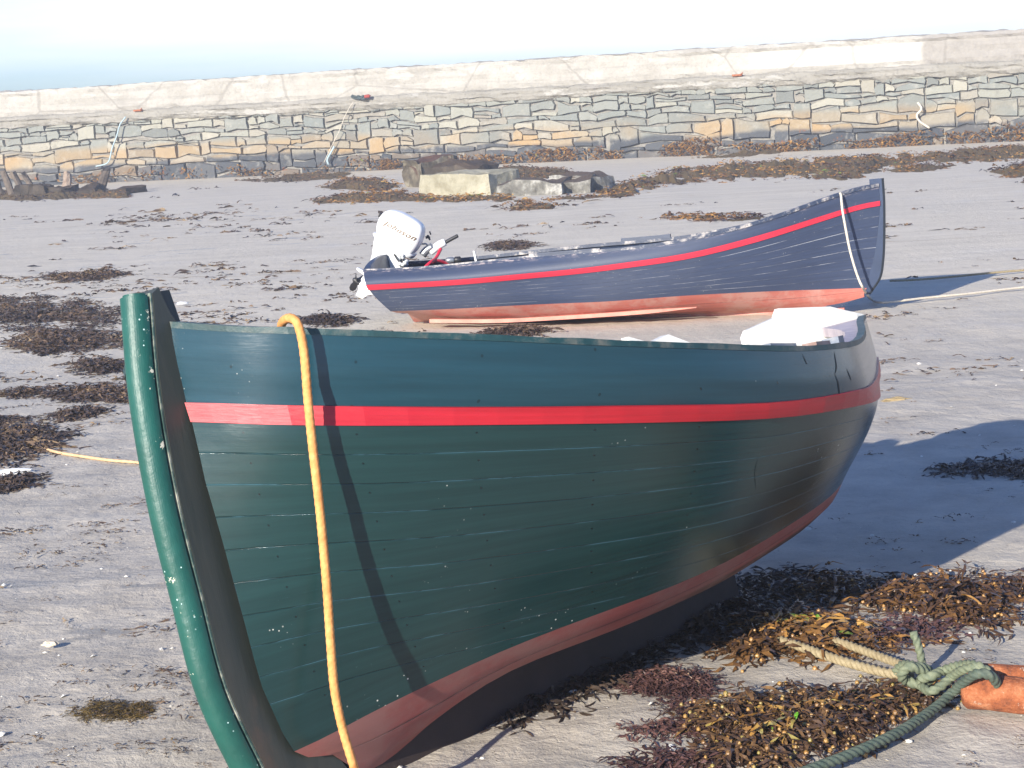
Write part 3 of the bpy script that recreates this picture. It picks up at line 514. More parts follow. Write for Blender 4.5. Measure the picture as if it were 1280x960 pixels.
for sd,g_ in ((-1,G),(1,GF)):
    Sg=band(g_,N,1,2,rv,.006,.002);u=np.stack(np.broadcast_arrays(AL[:,None],np.linspace(0,1,Sg.shape[1])[None,:]),-1).astype(float)
    sheet('rubbing_strake',[strip(Sg,sd)],RED,gb,[u],smooth=False)
    # rail: capping along the sheer
    p=g_[:,0];T=np.gradient(p,axis=0);T/=np.linalg.norm(T,axis=1)[:,None];up=np.tile([0,0,1.],(len(p),1));nn=N[:,0].copy();nn[:,2]=0;nn/=np.linalg.norm(nn,axis=1)[:,None]
    jt=np.array([noise.noise(Vector((x*9,sd,0)))*.004 for x in AL])
    if sd>0: k_=G[:,0,0]<3.0*KG;p=p[k_];nn=nn[k_];up=up[k_]
    rings=sweep(p,nn,up,(.020,.0025),(.011,.003));rings=[[Vector((q[0],max(q[1],0)*sd,q[2]+(j_ if k>1 else 0))) for k,q in enumerate(r)] for r,j_ in zip(rings,jt)]
    mb=MB();mb.loft(rings);mb.build('gunwale_rail',RAIL,gb)
# plank lands: a thin shadowed lip under the rail (outside seam)
# stem post: white-edged green half-round band in front, square timber behind
SF=crs(np.array(B['SF'])*KG,40);ext=SF[-1]+(SF[-1]-SF[-2])*3;SF=np.vstack([SF,ext,ext+np.array([.10,0,-.03])])
Tn=np.gradient(SF,axis=0);Tn/=np.linalg.norm(Tn,axis=1)[:,None]
back=np.stack([-Tn[:,2],0*Tn[:,0],Tn[:,0]],1);back*=np.sign(back[0,0])   # points aft
r_=.031
def stemring(i,a,b,hw,rnd):
    p=SF[i];bk_=back[i];pts=[]
    if rnd:
        for t in np.linspace(-90,90,25): pts.append(p+bk_*(r_*1.15-r_*1.15*math.cos(R(t)))+np.array([0,hw*math.sin(R(t)),0]))
        pts.append(p+bk_*b+np.array([0,hw,0]));pts.append(p+bk_*b-np.array([0,hw,0]))
    else:
        pts=[p+bk_*a+np.array([0,-hw,0]),p+bk_*a+np.array([0,hw,0]),p+bk_*b+np.array([0,hw,0]),p+bk_*b+np.array([0,-hw,0])]
    return pts
mb=MB();mb.loft([stemring(i,0,.045,.034,True) for i in range(len(SF))]);o=mb.build('stem_band',BAND,gb)
bm=bmesh.new();bm.from_mesh(o.data);bmesh.ops.bevel(bm,geom=[e for e in bm.edges if e.calc_face_angle(0)>.9],offset=.006,segments=2,affect='EDGES');bm.to_mesh(o.data);bm.free()
mb=MB();mb.loft([stemring(i,.0455,.0500,.0355,False) for i in range(len(SF))]);mb.build('band_edge',PEEL,gb)
rab=np.array([G[0,j] for j in range(G.shape[1])])
def aft_at(z): return np.interp(z,rab[::-1,2],rab[::-1,0])
rings=[]
for i in range(len(SF)):
    p=SF[i];b_=.0515;q=p+back[i]*b_;zz=p[2];e=aft_at(min(zz,rab[0,2]))+.02
    if zz>rab[0,2]: e=rab[0,0]+.0+(zz-rab[0,2])*-.25+.012
    e=max(e,q[0]+.02);e=min(e,q[0]+.24)
    rings.append([(q[0],-.0365,q[2]),(q[0],.0365,q[2]),(e,.0365,zz),(e,-.0365,zz)])
rings[0]=[(x,y,z+.0) for x,y,z in rings[0]]
mb=MB();mb.loft(rings);mb.build('stem_post',STEMWOOD,gb)
mb=MB();z1=SF[0][2]-.008;x1=rings[0][2][0]
mb.loft([[(x1+.004,-.028,z1),(x1+.004,.028,z1),(x1+.035,.028,z1),(x1+.035,-.028,z1)],[(rab[0,0]+.002,-.028,rab[0,2]-.25),(rab[0,0]+.002,.028,rab[0,2]-.25),(rab[0,0]+.07,.028,rab[0,2]-.25),(rab[0,0]+.07,-.028,rab[0,2]-.25)]]);mb.build('apron',STEMWOOD,gb)
mb=MB();kz=lambda x:float(np.interp(x,G[:,-1,0],G[:,-1,2]));mb.loft([[(x,-.024,kz(x)+.03),(x,.024,kz(x)+.03),(x,.02,-.10+.0*x),(x,-.02,-.10+.0*x)] for x in np.linspace(.47,2.2,14)]);mb.build('keel',simple('shade_painted_keel',(.035,.022,.018),.8),gb)  # keel coloured near black to stand for the shadow under the hull
# grey-pink knee filling the near quarter and the tip of the stern
cn=[c for c in range(len(G)) if G[c,0,0]>1.93*KG];cfar=[c for c in range(len(G)) if G[c,0,0]>3.28*KG]
no=[(inner[c,0,0],-inner[c,0,1],inner[c,0,2]-.004) for c in cn if inner[c,0,1]>0 or c==len(G)-1];fo=[(inner[c,0,0],inner[c,0,1],inner[c,0,2]-.004) for c in cfar if inner[c,0,1]>0][::-1]
a0=Vector(no[0]);b0=Vector(fo[-1]);a0=a0+Vector((.03,.02,0))
mid=[(a0.lerp(b0,t)+Vector((.05*math.sin(math.pi*t),-.035*math.sin(math.pi*t),0)))[:] for t in np.linspace(1,0,9)[1:]]
ring=no+fo+mid
bm=bmesh.new();tv=[bm.verts.new(p) for p in ring];bv=[bm.verts.new((x,y,z-.03)) for x,y,z in ring];n_=len(ring)
tf=bm.faces.new(tv);bf=bm.faces.new(bv[::-1])
for i in range(n_): bm.faces.new((tv[i],bv[i],bv[(i+1)%n_],tv[(i+1)%n_]))
bmesh.ops.triangulate(bm,faces=[tf,bf]);bmesh.ops.recalc_face_normals(bm,faces=bm.faces[:])
me=bpy.data.meshes.new('quarter_knee');bm.to_mesh(me);bm.free();me.materials.append(LILAC);o=bpy.data.objects.new('quarter_knee',me);col.objects.link(o);o.parent=gb
# what is left of the far washboard, white, stepped where it has broken off
US=np.array([3.015,3.03,3.08,3.138,3.155,3.20,3.28,3.34,3.39,3.43,3.46])*KG;HS=np.interp(US/KG,[3.015,3.03,3.138,3.155,3.34,3.42,3.46],[.030,.050,.068,.094,.058,.02,.006])
mb=MB();rr=[]
for u,h in zip(US,HS):
    g0=np.array([np.interp(u,G[:,0,0],G[:,0,k]) for k in range(3)]);y=g0[1]
    rr.append([(u,max(y-.020,-.005),g0[2]-.03),(u,y-.002,g0[2]-.03),(u,y-.002,g0[2]+h),(u,max(y-.020,-.005),g0[2]+h)])
mb.loft(rr);mb.build('washboard',WHITE,gb)
def inwale(u0,u1,mat,h=(.03,.010),w=(.05,.0),sd=-1):
    c=[k for k in range(len(G)) if u0<=G[k,0,0]<=u1];g_=G if sd<0 else GF
    pts=crs(g_[c,0],14);nn=crs(N[c,0],14);nn[:,2]=0;nn/=np.linalg.norm(nn,axis=1)[:,None];pts=pts-nn*.026
    rings=sweep(pts,nn,np.tile([0,0,1.],(14,1)),w,h);rings=[[Vector((q[0],max(q[1],0)*sd,q[2])) for q in r] for r in rings]
    mb=MB();mb.loft(rings);return mb.build('inwale',mat,gb)
inwale(1.52,1.69,SLATE,(.03,.014));inwale(1.70,1.93,BROWN,(.03,.016),(.04,0));inwale(1.93,2.08,SLATE,(.01,.024),(.045,0))
inwale(.5,1.45,WHITE,(.03,-.002),(.03,0));inwale(.5,2.6,WHITE,(.03,-.002),(.03,0),1)
def width_at(u,z,Gx=None):
    c=int(np.argmin(abs(G[:,0,0]-u)));col_=inner[c];return float(np.interp(z,col_[::-1,2],col_[::-1,1]))
for u,z in ((.95,.52),(1.6,.44),(2.25,.42)):
    a=width_at(u,z)*.93;b=width_at(u+.22,z)*.93;mb=MB();mb.loft([[(u,-a,z),(u,a,z),(u,a,z+.028),(u,-a,z+.028)],[(u+.22,-b,z),(u+.22,b,z),(u+.22,b,z+.028),(u+.22,-b,z+.028)]]);mb.build('thwart',WHITE,gb)
for u in np.arange(.5,2.9,.3):
    for sd in (-1,1):
        c=int(np.argmin(abs(G[:,0,0]-u)));rr=[]
        cols=inner[c] if sd<0 else innF[c]
        for j in range(2,inner.shape[1]-1):
            p=cols[j];n_=N[c,j];q=p-n_*.022
            rr.append([(p[0]-.012,p[1]*sd,p[2]),(p[0]+.012,p[1]*sd,p[2]),(q[0]+.012,max(q[1],0)*sd,q[2]),(q[0]-.012,max(q[1],0)*sd,q[2])])
        mb=MB();mb.loft(rr);mb.build('frame',WHITE,gb)
# two white thole blocks standing on the far gunwale
def far_block(px0,px1,pytop):
    # find the stretch of far gunwale behind these sight lines
    MI=MG.inverted();o=MI@Vector((0,0,CH));res=[]
    for px,py in ((px0,pytop+9),(px0+(px1-px0)*.35,pytop),(px1,pytop+10)):
        d=(MI.to_3x3()@ray(px,py)).normalized();best=None
        for c in range(1,len(GF)):
            p=GF[c,0]; 
            t=(p[0]-o.x)/d.x
            y=o.y+d.y*t
            e=abs(y-(p[1]-.03))
            if best is None or e<best[0]: best=(e,p[0],p[1]-.03,o.z+d.z*t)
        res.append(best[1:])
    mb=MB();base=[(r[0],r[1],float(np.interp(r[0],GF[:,0,0],GF[:,0,2]))-.01) for r in res]
    ring=[base[0],res[0],res[1],res[2],base[2]]
    mb.loft([[(x,y-.012,z) for x,y,z in ring],[(x,y+.02,z) for x,y,z in ring]]);return mb.build('thole_block',WHITE,gb)
far_block(782,805,420);far_block(812,852,420)
# cracks and a butt joint in the planking
def hull_pt(u,v,off=.0008):
    c=np.interp(u,AL,np.arange(len(AL)));i=int(c);f=c-i;i2=min(i+1,len(G)-1)
    vr=v if v<2 else (2+(v-2)/6 if v<8 else v-5);j=np.interp(vr,rv,np.arange(len(rv)));a=int(j);g_=j-a;b=min(a+1,len(rv)-1)
    P=lambda A:(A[i,a]*(1-f)*(1-g_)+A[i2,a]*f*(1-g_)+A[i,b]*(1-f)*g_+A[i2,b]*f*g_)
    return P(G)+P(N)*off
CRACK=simple('dark_crack',(.008,.010,.010),.8)
def solve_hull(px,py):
    MI=MG;best=None
    cand=[]
    for i in range(len(G)):
        for j in range(len(rv)):
            p=MG@Vector((G[i,j,0],-G[i,j,1],G[i,j,2]));cand.append((p,AL[i],vmap(rv[j:j+1])[0]))
    return cand
def topx(p):
    v=Vector((p.x,p.y,p.z-CH));c,s=math.cos(PITCH),math.sin(PITCH);fw=v.y*c-v.z*s;up_=v.y*s+v.z*c
    a=v.x/fw*F;b=-up_/fw*F;cr,sr=math.cos(ROLL),math.sin(ROLL);return (640+a*cr+b*sr,480-a*sr+b*cr)
HC=None
def hull_uv_at(px,py):
    best=None
    lo=[0,0];U=np.linspace(0,AL[-1]*.98,120);Vv=np.linspace(.05,9,100)
    global HC
    if HC is None: HC=[(u,v)+topx(MG@Vector((lambda p:(p[0],-p[1],p[2]))(hull_pt(u,v)))) for u in U for v in Vv]
    return min(HC,key=lambda t:(t[2]-px)**2+(t[3]-py)**2)[:2]
def crack(pxs,w,name='crack',mat=None):
    P=[hull_uv_at(*p) for p in pxs];D=crs(np.array([(u,v,0) for u,v in P]),10);V=[];Fc=[]
    for k,(u,v,_) in enumerate(D):
        ww=w*math.sin(math.pi*(k+.6)/(len(D)+.2));a=hull_pt(u-ww,v);b=hull_pt(u+ww,v);V+=[(a[0],-a[1],a[2]),(b[0],-b[1],b[2])]
        if k: Fc.append((2*k-2,2*k-1,2*k+1,2*k))
    return obj(name,V,Fc,mat or CRACK,gb)
crack([(1041,441),(1043,455),(1045,466)],.0035);crack([(1045,470),(1047,482),(1049,494)],.004);crack([(1059,459),(1061,470),(1064,477)],.003);crack([(947,573),(946,590),(947,612)],.0012)
crack([(1004,444),(1005,452),(1007,458)],.002)
# ---- orange rope over the green boat's gunwale
def hl(px,py,Y): return at(px,py,Y)
k=hull_uv_at(366,410);pg=hull_pt(*k,0);pg=MG@Vector((pg[0],-pg[1],pg[2]))
Yr=pg.y
ydown=lambda py:Yr-.045-.05*min(1,(py-410)/200)
pts=[at(352,440,Yr+.10),at(351,420,Yr+.075),at(352,406,Yr+.05),at(357,399,Yr+.01),at(365,398,Yr-.025),at(373,407,Yr-.045)]
pts+=[at(x,y,ydown(y)) for x,y in ((380,440),(385,500),(391,560),(398,620),(404,680),(409,740),(413,800),(418,860),(428,910),(443,960))]
e=ground(452,985,.012);pts+=[e,ground(470,1010,.012),ground(520,1040,.012)]
mb=MB();mb.loft(tube([p[:] for p in pts],.0098,.005,15,3,.05,soft=.35));tag(mb.build('mooring_rope',ORANGE,smooth=True),'orange rope hung over the near gunwale of the green boat','rope')
def sub(child,parent):
    child.parent=parent
for o in [c for c in gb.children if c.name.startswith('crack')]: sub(o,[c for c in gb.children if c.name.startswith('hull_planking')][0])
sub([c for c in gb.children if c.name.startswith('band_edge')][0],[c for c in gb.children if c.name.startswith('stem_band')][0])
# ---- blue boat
B=BAKED['blue'];MBm=root_matrix(B,1.0,False)
bb=empty('rowing_boat',MBm,'dark blue wooden boat with a thin red stripe and salmon bottom lying further back','boat')
G2,rv2=hull_grid(B,['G','ST','SB','WT','BB'],1.0,lambda r:(r[0],min(r[1],.02),-.015+.0*r[0] if r[0]<3 else -.015+.09*((r[0]-3)/.65)**2),[4,2,10,3,4])
def vmap2(v): return np.where(v<2,v,np.where(v<3,2+(v-2)*8,10+(v-3)))
N2=gnorm(G2);AL2=arclen(G2);UV2=np.stack(np.broadcast_arrays(AL2[:,None],vmap2(rv2)[None,:]),-1).astype(float)
js=[j for j,v in enumerate(rv2) if v<=3.001];jb=[j for j,v in enumerate(rv2) if v>=2.999]
sheet('hull_planking',[strip(G2[:,js],-1),strip(G2[:,js],1)],NAVY,bb,[UV2[:,js]]*2)
sheet('bottom_planking',[strip(G2[:,jb],-1),strip(G2[:,jb],1)],SALMON,bb,[UV2[:,jb]]*2)
in2=G2-N2*.018;in2[...,1]=np.maximum(in2[...,1],0)
sheet('inner_lining',[strip(in2,-1),strip(in2,1)],NAVYP,bb,[UV2]*2)
for sd in (-1,1):
    Sg=band(G2,N2,1,2,rv2,.007,.002);u=np.stack(np.broadcast_arrays(AL2[:,None],np.linspace(0,1,Sg.shape[1])[None,:]),-1).astype(float)
    sheet('rubbing_strake',[strip(Sg,sd)],PINK,bb,[u],smooth=False)
    p=G2[:,0];nn=N2[:,0].copy();nn[:,2]=0;nn/=np.linalg.norm(nn,axis=1)[:,None]
    rings=sweep(p,nn,np.tile([0,0,1.],(len(p),1)),(.032,.007),(.018,.004));rings=[[Vector((q[0],max(q[1],0)*sd,q[2])) for q in r] for r in rings]
    mb=MB();mb.loft(rings);mb.build('gunwale_rail',NAVYCHIP,bb)
# transom with an arched top
c0=G2[0];ring=[(x,-y,z) for x,y,z in c0]+[(x,y,z) for x,y,z in c0[::-1]]
hb=c0[0][1];arch=[(c0[0][0],hb*t,c0[0][2]+.085*(1-t*t)**.8) for t in np.linspace(1,-1,17)[1:-1]]
ring+=arch
mb=MB();mb.loft([ring,[(x+.035,y*.985,z) for x,y,z in ring]]);mb.build('transom',NAVYP,bb)
S2=crs(np.array(B['SF']),30);T2=np.gradient(S2,axis=0);T2/=np.linalg.norm(T2,axis=1)[:,None];fw=np.stack([T2[:,2],0*T2[:,0],-T2[:,0]],1);fw*=-np.sign(fw[0,0])
S2x=np.vstack([S2,[S2[-1,0]-.25,0,-.01]]);fw=np.vstack([fw,fw[-1]])
mb=MB();mb.loft([[p+np.array([0,-.016,0]),p+np.array([0,.016,0]),p+f*.085+np.array([0,.030,0]),p+f*.085+np.array([0,-.030,0])] for p,f in zip(S2x,fw)]);mb.build('stem_post',NAVYP,bb)
mb=MB();mb.loft([[p-f*.010+np.array([0,-.013,0]),p-f*.010+np.array([0,.013,0]),p+f*.004+np.array([0,.018,0]),p+f*.004+np.array([0,-.018,0])] for p,f in zip(S2,fw)]);mb.build('stem_iron',simple('dark_stem_iron',(.012,.016,.022),.4),bb)
mb=MB();mb.loft([[(x,-.02,.0),(x,.02,.0),(x,.02,-.05),(x,-.02,-.05)] for x in np.linspace(.45,3.5,12)]);mb.build('keel',SALMON,bb)
# bilge runner along the near bilge and its twin
MI2=MBm.inverted()
def on_v(px,py,v):
    o=MI2@Vector((0,0,CH));d=MI2.to_3x3()@ray(px,py);t=(-v-o.y)/d.y;return o+d*t
for sd in (-1,1):
    a=[on_v(538,401,.44),on_v(620,401,.46),on_v(700,397,.47),on_v(790,391,.46),on_v(871,384,.42)]
    P=crs([p[:] for p in a],16);rings=[]
    for k,p in enumerate(P):
        h=.013*min(1,(15-k)/3+.15);rings.append([(p[0],(p[1]+.02)*-sd,p[2]-h),(p[0],(p[1]-.02)*-sd,p[2]-h),(p[0],(p[1]-.02)*-sd,p[2]+h),(p[0],(p[1]+.04)*-sd,p[2]+h)])
    mb=MB();mb.loft(rings);mb.build('bilge_runner',SALMON2 if 'SALMON2' in globals() else simple('bright_salmon_runner',(.58,.22,.16),.6),bb)
def w2(u,z):
    c=int(np.argmin(abs(G2[:,0,0]-u)));return float(np.interp(z,in2[c][::-1,2],in2[c][::-1,1]))
for u,z in ((.75,.30),(1.55,.32),(2.45,.36)):
    a,b=w2(u,z),w2(u+.2,z);mb=MB();mb.loft([[(u,-a,z),(u,a,z),(u,a,z+.025),(u,-a,z+.025)],[(u+.2,-b,z),(u+.2,b,z),(u+.2,b,z+.025),(u+.2,-b,z+.025)]]);mb.build('thwart',PALEWOOD,bb)
for u in np.arange(.5,3.2,.28):
    for sd in (-1,1):
        c=int(np.argmin(abs(G2[:,0,0]-u)));rr=[]
        for j in range(1,in2.shape[1]-1):
            p=in2[c][j];q=p-N2[c,j]*.02;rr.append([(p[0]-.011,p[1]*sd,p[2]),(p[0]+.011,p[1]*sd,p[2]),(q[0]+.011,max(q[1],0)*sd,q[2]),(q[0]-.011,max(q[1],0)*sd,q[2])])
        mb=MB();mb.loft(rr);mb.build('frame',NAVYP,bb)
# raised board on the far gunwale, thole pin on the near one
cs=[c for c in range(len(G2)) if 1.75<=G2[c,0,0]<=2.25];mb=MB();mb.loft([[(p[0],p[1]-.03,p[2]+.002),(p[0],p[1]+.006,p[2]+.002),(p[0],p[1]+.006,p[2]+.028),(p[0],p[1]-.03,p[2]+.028)] for p in crs(G2[cs,0],10)]);mb.build('gunwale_pad',NAVYP,bb)
cs=[c for c in range(len(G2)) if 1.4<=G2[c,0,0]<=2.0];mb=MB();mb.loft([[(p[0],-(p[1]-.03),p[2]+.003),(p[0],-(p[1]+.009),p[2]+.003),(p[0],-(p[1]+.009),p[2]+.014),(p[0],-(p[1]-.03),p[2]+.014)] for p in crs(G2[cs,0],10)]);mb.build('gunwale_pad',NAVYCHIP,bb)
c=int(np.argmin(abs(G2[:,0,0]-1.05)));p=G2[c,0];mb=MB();mb.loft([[(p[0]+x-.012*k,-(p[1]-.01)+y,p[2]+k*.075) for x,y in ((-.007,-.007),(.007,-.007),(.007,.007),(-.007,.007))] for k in (0,1)]);mb.build('thole_pin',WHITE,bb)
# ---------------------------------------------------------------- outboard motor, tilted up on the blue boat's transom
PX=1/169.
tm=MBm@Vector((c0[0][0]+.0,0,c0[0][2]))
def motor_matrix():
    d=(MBm@Vector((0,0,0))-MBm@Vector((1,0,0)));yaw=R(-6)
    P=at(500,290,tm.y-.02);Mx=Matrix.Translation(P)@Matrix.Rotation(R(BAKED['blue']['q'][2]*180/math.pi),4,'Z')@Matrix.Rotation(R(33-3),4,'Y');return Mx
mo=empty('outboard_motor',motor_matrix(),'white outboard motor tilted up on the transom of the blue boat','outboard motor')
def ring(f0,f1,hw,h,n=24,e=3.2,sk=0):
    c=(f0+f1)/2;a=(f1-f0)/2;out=[]
    for k in range(n):
        t=2*math.pi*k/n;cx=math.copysign(abs(math.cos(t))**(2/e),math.cos(t));cy=math.copysign(abs(math.sin(t))**(2/e),math.sin(t))
        out.append(((c+a*cx)*PX,hw*cy*PX,(h+sk*cx)*PX))
    return out
mb=MB();prof=[(-14,24,11,-21),(-22,27,13.5,-18),(-27.5,29.5,15,-12),(-30.5,31,16,-4),(-31,31,16.3,3),(-30.5,30,16,9),(-28,28.5,15,15),(-23,26,13,19.5),(-15,22,10,22.5),(-8,15,6,23.8),(-2,8,2,24.2)]
mb.loft([ring(*p) for p in prof]);ob=mb.build('cowling',MOTORW,mo,True)
def rsub(o,lv=1):
    m=o.modifiers.new('smooth','SUBSURF');m.levels=lv;m.render_levels=lv
rsub(ob)
mb=MB();mb.loft([ring(-24,29,14.5,-21.5),ring(-29.2,30.4,15.9,-17.4),ring(-29.5,30.6,16.0,-15.8)]);mb.build('lower_pan',MOTORW,mo,True)
mb=MB();mb.loft([ring(-26,14,10,-20),ring(-24,6,8.5,-30,e=2.4),ring(-20,0,6,-42,e=2.2),ring(-18,-1,4.6,-55,e=2),ring(-18,-1,4.2,-66,e=2)]);mb.build('midsection',MOTORW,mo,True)
mb=MB();mb.loft([ring(-30,8,7,-66,e=2),ring(-31,9,7.2,-67.5,e=2),ring(-30,8,7,-69,e=2)]);mb.build('anti_ventilation_plate',MOTORW,mo,True)
mb=MB();mb.loft([ring(-18,0,3.6,-69,e=2),ring(-20,4,3.4,-78,e=2),ring(-20,6,4.4,-82,e=2),ring(-19,4,3.2,-87,e=2),ring(-17,-2,1,-90,e=2),ring(-17,-7,.6,-99,e=2)]);mb.build('gearcase',MOTORW,mo,True)
mb=MB()
mb.loft([[(f*PX,math.cos(t)*r*PX,(-82+math.sin(t)*r)*PX) for t in np.linspace(0,2*math.pi,12,endpoint=False)] for f,r in ((-19,4),(-23,4.2),(-27,3.4),(-29,1.5))])
for b in range(3):
    an=2*math.pi*b/3+.4;V=[]
    rg=[]
    for rr,cw,tw in ((3,3,.9),(7,5,.75),(11,5.2,.6),(14,2.5,.5)):
        rad=np.array([0,math.cos(an),math.sin(an)]);tan=np.array([0,-math.sin(an),math.cos(an)]);d=np.array([math.sin(tw),0,0])+tan*math.cos(tw);c_=rad*rr+np.array([-24,0,0]);nrm=np.cross(rad,d)
        rg.append([((c_+d*cw+nrm*.3)+np.array([0,0,-82]))*PX,((c_-d*cw+nrm*.3)+np.array([0,0,-82]))*PX,((c_-d*cw-nrm*.3)+np.array([0,0,-82]))*PX,((c_+d*cw-nrm*.3)+np.array([0,0,-82]))*PX])
    mb.loft(rg)
mb.build('propeller',BLACK,mo)
# clamp bracket, swivel, pins
mb=MB()
for y in (-1,1):
    mb.box(Vector((12*PX,y*7*PX,-34*PX)),(14*PX,2*PX,24*PX),Matrix.Rotation(R(-25),3,'Y'),.006)
    mb.box(Vector((20*PX,y*7*PX,-40*PX)),(8*PX,3*PX,10*PX),Matrix.Rotation(R(-25),3,'Y'),.006)
mb.box(Vector((6*PX,0,-32*PX)),(10*PX,11*PX,22*PX),None,.008);mb.build('clamp_bracket',MOTORP,mo)
rm=random.Random(3)
mb=MB()
for k in range(9):
    a=Vector((rm.uniform(14,32)*PX,-rm.uniform(4,12)*PX,rm.uniform(-40,-22)*PX));mb.loft(tube([a[:],(a+Vector((0,-.035,.0)))[:],(a+Vector((.01,-.06,.01)))[:]],rm.uniform(.008,.016),.012,8))
mb.build('linkage_knobs',MOTORP,mo,True)
mb=MB();mb.loft(tube([(18*PX,-.05,-22*PX),(26*PX,-.07,-34*PX),(30*PX,-.05,-44*PX)],.007,.01,8));mb.loft(tube([(8*PX,-.06,-26*PX),(20*PX,-.08,-30*PX),(34*PX,-.05,-26*PX)],.006,.01,8));mb.build('control_cable',BLACK,mo,True)
MMI=mo.matrix_world.inverted()
def mp_(px,py,dy=0.): return (MMI@at(px,py,tm.y+dy))[:]
mb=MB();mb.loft(tube([mp_(532,297),mp_(536,296),mp_(537,295.4)],.010,.01,10));mb.loft(tube([mp_(534,294),mp_(536,297),mp_(537.5,300)],.008,.008,10));mb.loft(tube([mp_(537,291.5),mp_(538.5,291)],.014,.008,10));mb.build('starter_handle',BLACK,mo,True)
mb=MB();mb.loft(tube([mp_(538,316),mp_(548,307),mp_(556.5,302.5)],.028,.012,14,taper=lambda t:.85+.25*math.sin(t*2.6)));mb.build('tiller_arm',MOTORW,mo,True)
mb=MB();mb.loft(tube([mp_(556,303.5),mp_(564,299),mp_(572.5,294.5)],.0135,.008,12));mb.build('tiller_grip',BLACK,mo,True)
mb=MB();mb.loft(tube([mp_(528,319),mp_(533,313),mp_(541,308)],.030,.012,12));mb.build('tiller_pivot',GREYM,mo,True)
mb=MB();mb.loft(tube([mp_(527,305),mp_(533,305),mp_(534,309)],.006,.008,8));mb.build('cowl_latch',GREYM,mo,True)
# lettering and trim on the near face of the cowling
def side_y(f,h):
    hw=np.interp(h,[p[3] for p in prof],[p[2] for p in prof]);f0=np.interp(h,[p[3] for p in prof],[p[0] for p in prof]);f1=np.interp(h,[p[3] for p in prof],[p[1] for p in prof])
    a=(f1-f0)/2;t=min(.999,abs((f-(f0+f1)/2)/a));return hw*(1-t**3.2)**(1/3.2)
cu=bpy.data.curves.new('txt','FONT');cu.body='Johnson';cu.size=12.2*PX;cu.shear=.35;cu.offset=.0016;cu.space_character=1.12
to=bpy.data.objects.new('txt',cu);col.objects.link(to);bpy.context.view_layer.update()
me=bpy.data.meshes.new_from_object(to);col.objects.unlink(to);bpy.data.objects.remove(to)
bm=bmesh.new();bm.from_mesh(me)
bmesh.ops.subdivide_edges(bm,edges=bm.edges[:],cuts=2)
wd=max(v.co.x for v in bm.verts)
for v in bm.verts:
    f=-19+v.co.x/wd*45;h=2.2+v.co.y/PX*.75;v.co=Vector((f*PX,-(side_y(f,h)+.45)*PX,h*PX))
bm.to_mesh(me);bm.free();me.materials.append(BRONZE);lo=bpy.data.objects.new('lettering',me);col.objects.link(lo);lo.parent=mo
mb=MB();V=[]
for k,f in enumerate(np.linspace(-15,25,16)):
    for h in (-3.2-(.25 if k<8 else .6),-3.2): V.append((f*PX,-(side_y(f,h)+.4)*PX,h*PX))
obj('trim_line',V,[(2*k,2*k+2,2*k+3,2*k+1) for k in range(15)],simple('red_brown_trim',(.35,.06,.04),.4),mo)
mb=MB();mb.box(Vector((-31.3*PX,-4*PX,7.5*PX)),(2*PX,7*PX,6*PX),None,.005);mb.build('vent_grille',BLACK,mo)
# red fuel hoses in the stern
for k,pp in enumerate(([(531,333,-.1),(540,325,.0),(547,318,.05),(551,311,.02)],[(538,327,.0),(545,324,.05),(556,326,.1),(566,330,.12)])):
    pass
mb=MB();mb.loft(tube([at(529,336,tm.y-.25)[:],at(538,328,tm.y-.2)[:],at(545,322,tm.y-.1)[:],at(551,311,tm.y-.03)[:]],.012,.012,10))
mb.loft(tube([at(541,327,tm.y-.14)[:],at(549,326,tm.y-.1)[:],at(558,329,tm.y-.05)[:],at(568,334,tm.y)[:]],.012,.012,10))
tag(mb.build('fuel_hose',HOSE,smooth=True),'red rubber fuel hose looping in the stern of the blue boat','hose')
fp=empty('fuel_primer',Matrix.Translation(at(566,325,tm.y-.05)),'small silver and black fitting lying at the stern quarter of the blue boat','fuel fitting')
mb=MB();mb.loft([[(x,r*math.cos(t),r*math.sin(t)) for t in np.linspace(0,2*math.pi,12,endpoint=False)] for x,r in ((-.055,.006),(-.05,.018),(-.03,.023),(-.0,.022),(.012,.016))]);mb.build('bulb',GREYM,fp,True)
mb=MB();mb.loft([[(x,r*math.cos(t),r*math.sin(t)) for t in np.linspace(0,2*math.pi,12,endpoint=False)] for x,r in ((.012,.018),(.02,.024),(.055,.024),(.06,.018))]);mb.build('cap',BLACK,fp,True)
# ---------------------------------------------------------------- ropes of the blue boat
bowp=MBm@Vector((3.42,-.215,.76))
pb=[at(1047,247,bowp.y+.22),at(1049,243,bowp.y+.05),at(1051,243,bowp.y-.0),at(1053,262,bowp.y-.05),at(1057,285,bowp.y-.07),at(1063,315,bowp.y-.08),at(1072,345,bowp.y-.08),at(1080,362,bowp.y-.05)]
pb+=[ground(x,y,.012) for x,y in ((1089,374),(1100,378),(1125,376),(1160,372),(1210,367),(1280,359),(1360,352))]
mb=MB();mb.loft(tube([p[:] for p in pb],.0088,.012,10,3,.06));tag(mb.build('mooring_rope',WHITEROPE,smooth=True),'off-white rope hung over the bow of the blue boat and trailing right along the sand','rope')
mb=MB();mb.loft(tube([ground(x,y,.012)[:] for x,y in ((1112,351),(1140,350),(1180,347),(1240,341),(1290,337),(1360,333))],.009,.012,8,3,.06));tag(mb.build('mooring_rope',TANROPE,smooth=True),'straight tan rope on the sand leading away behind the bow of the blue boat','rope')
mb=MB();mb.loft(tube([ground(x,y,.010)[:] for x,y in ((56,561),(75,566),(100,570),(135,575),(170,578),(215,584))],.008,.01,8,3,.04));tag(mb.build('rope',rope_mat('pale_orange_rope',(.5,.33,.17),(.65,.46,.27)),smooth=True),'short thin pale orange rope on the sand left of the green boat stem','rope')
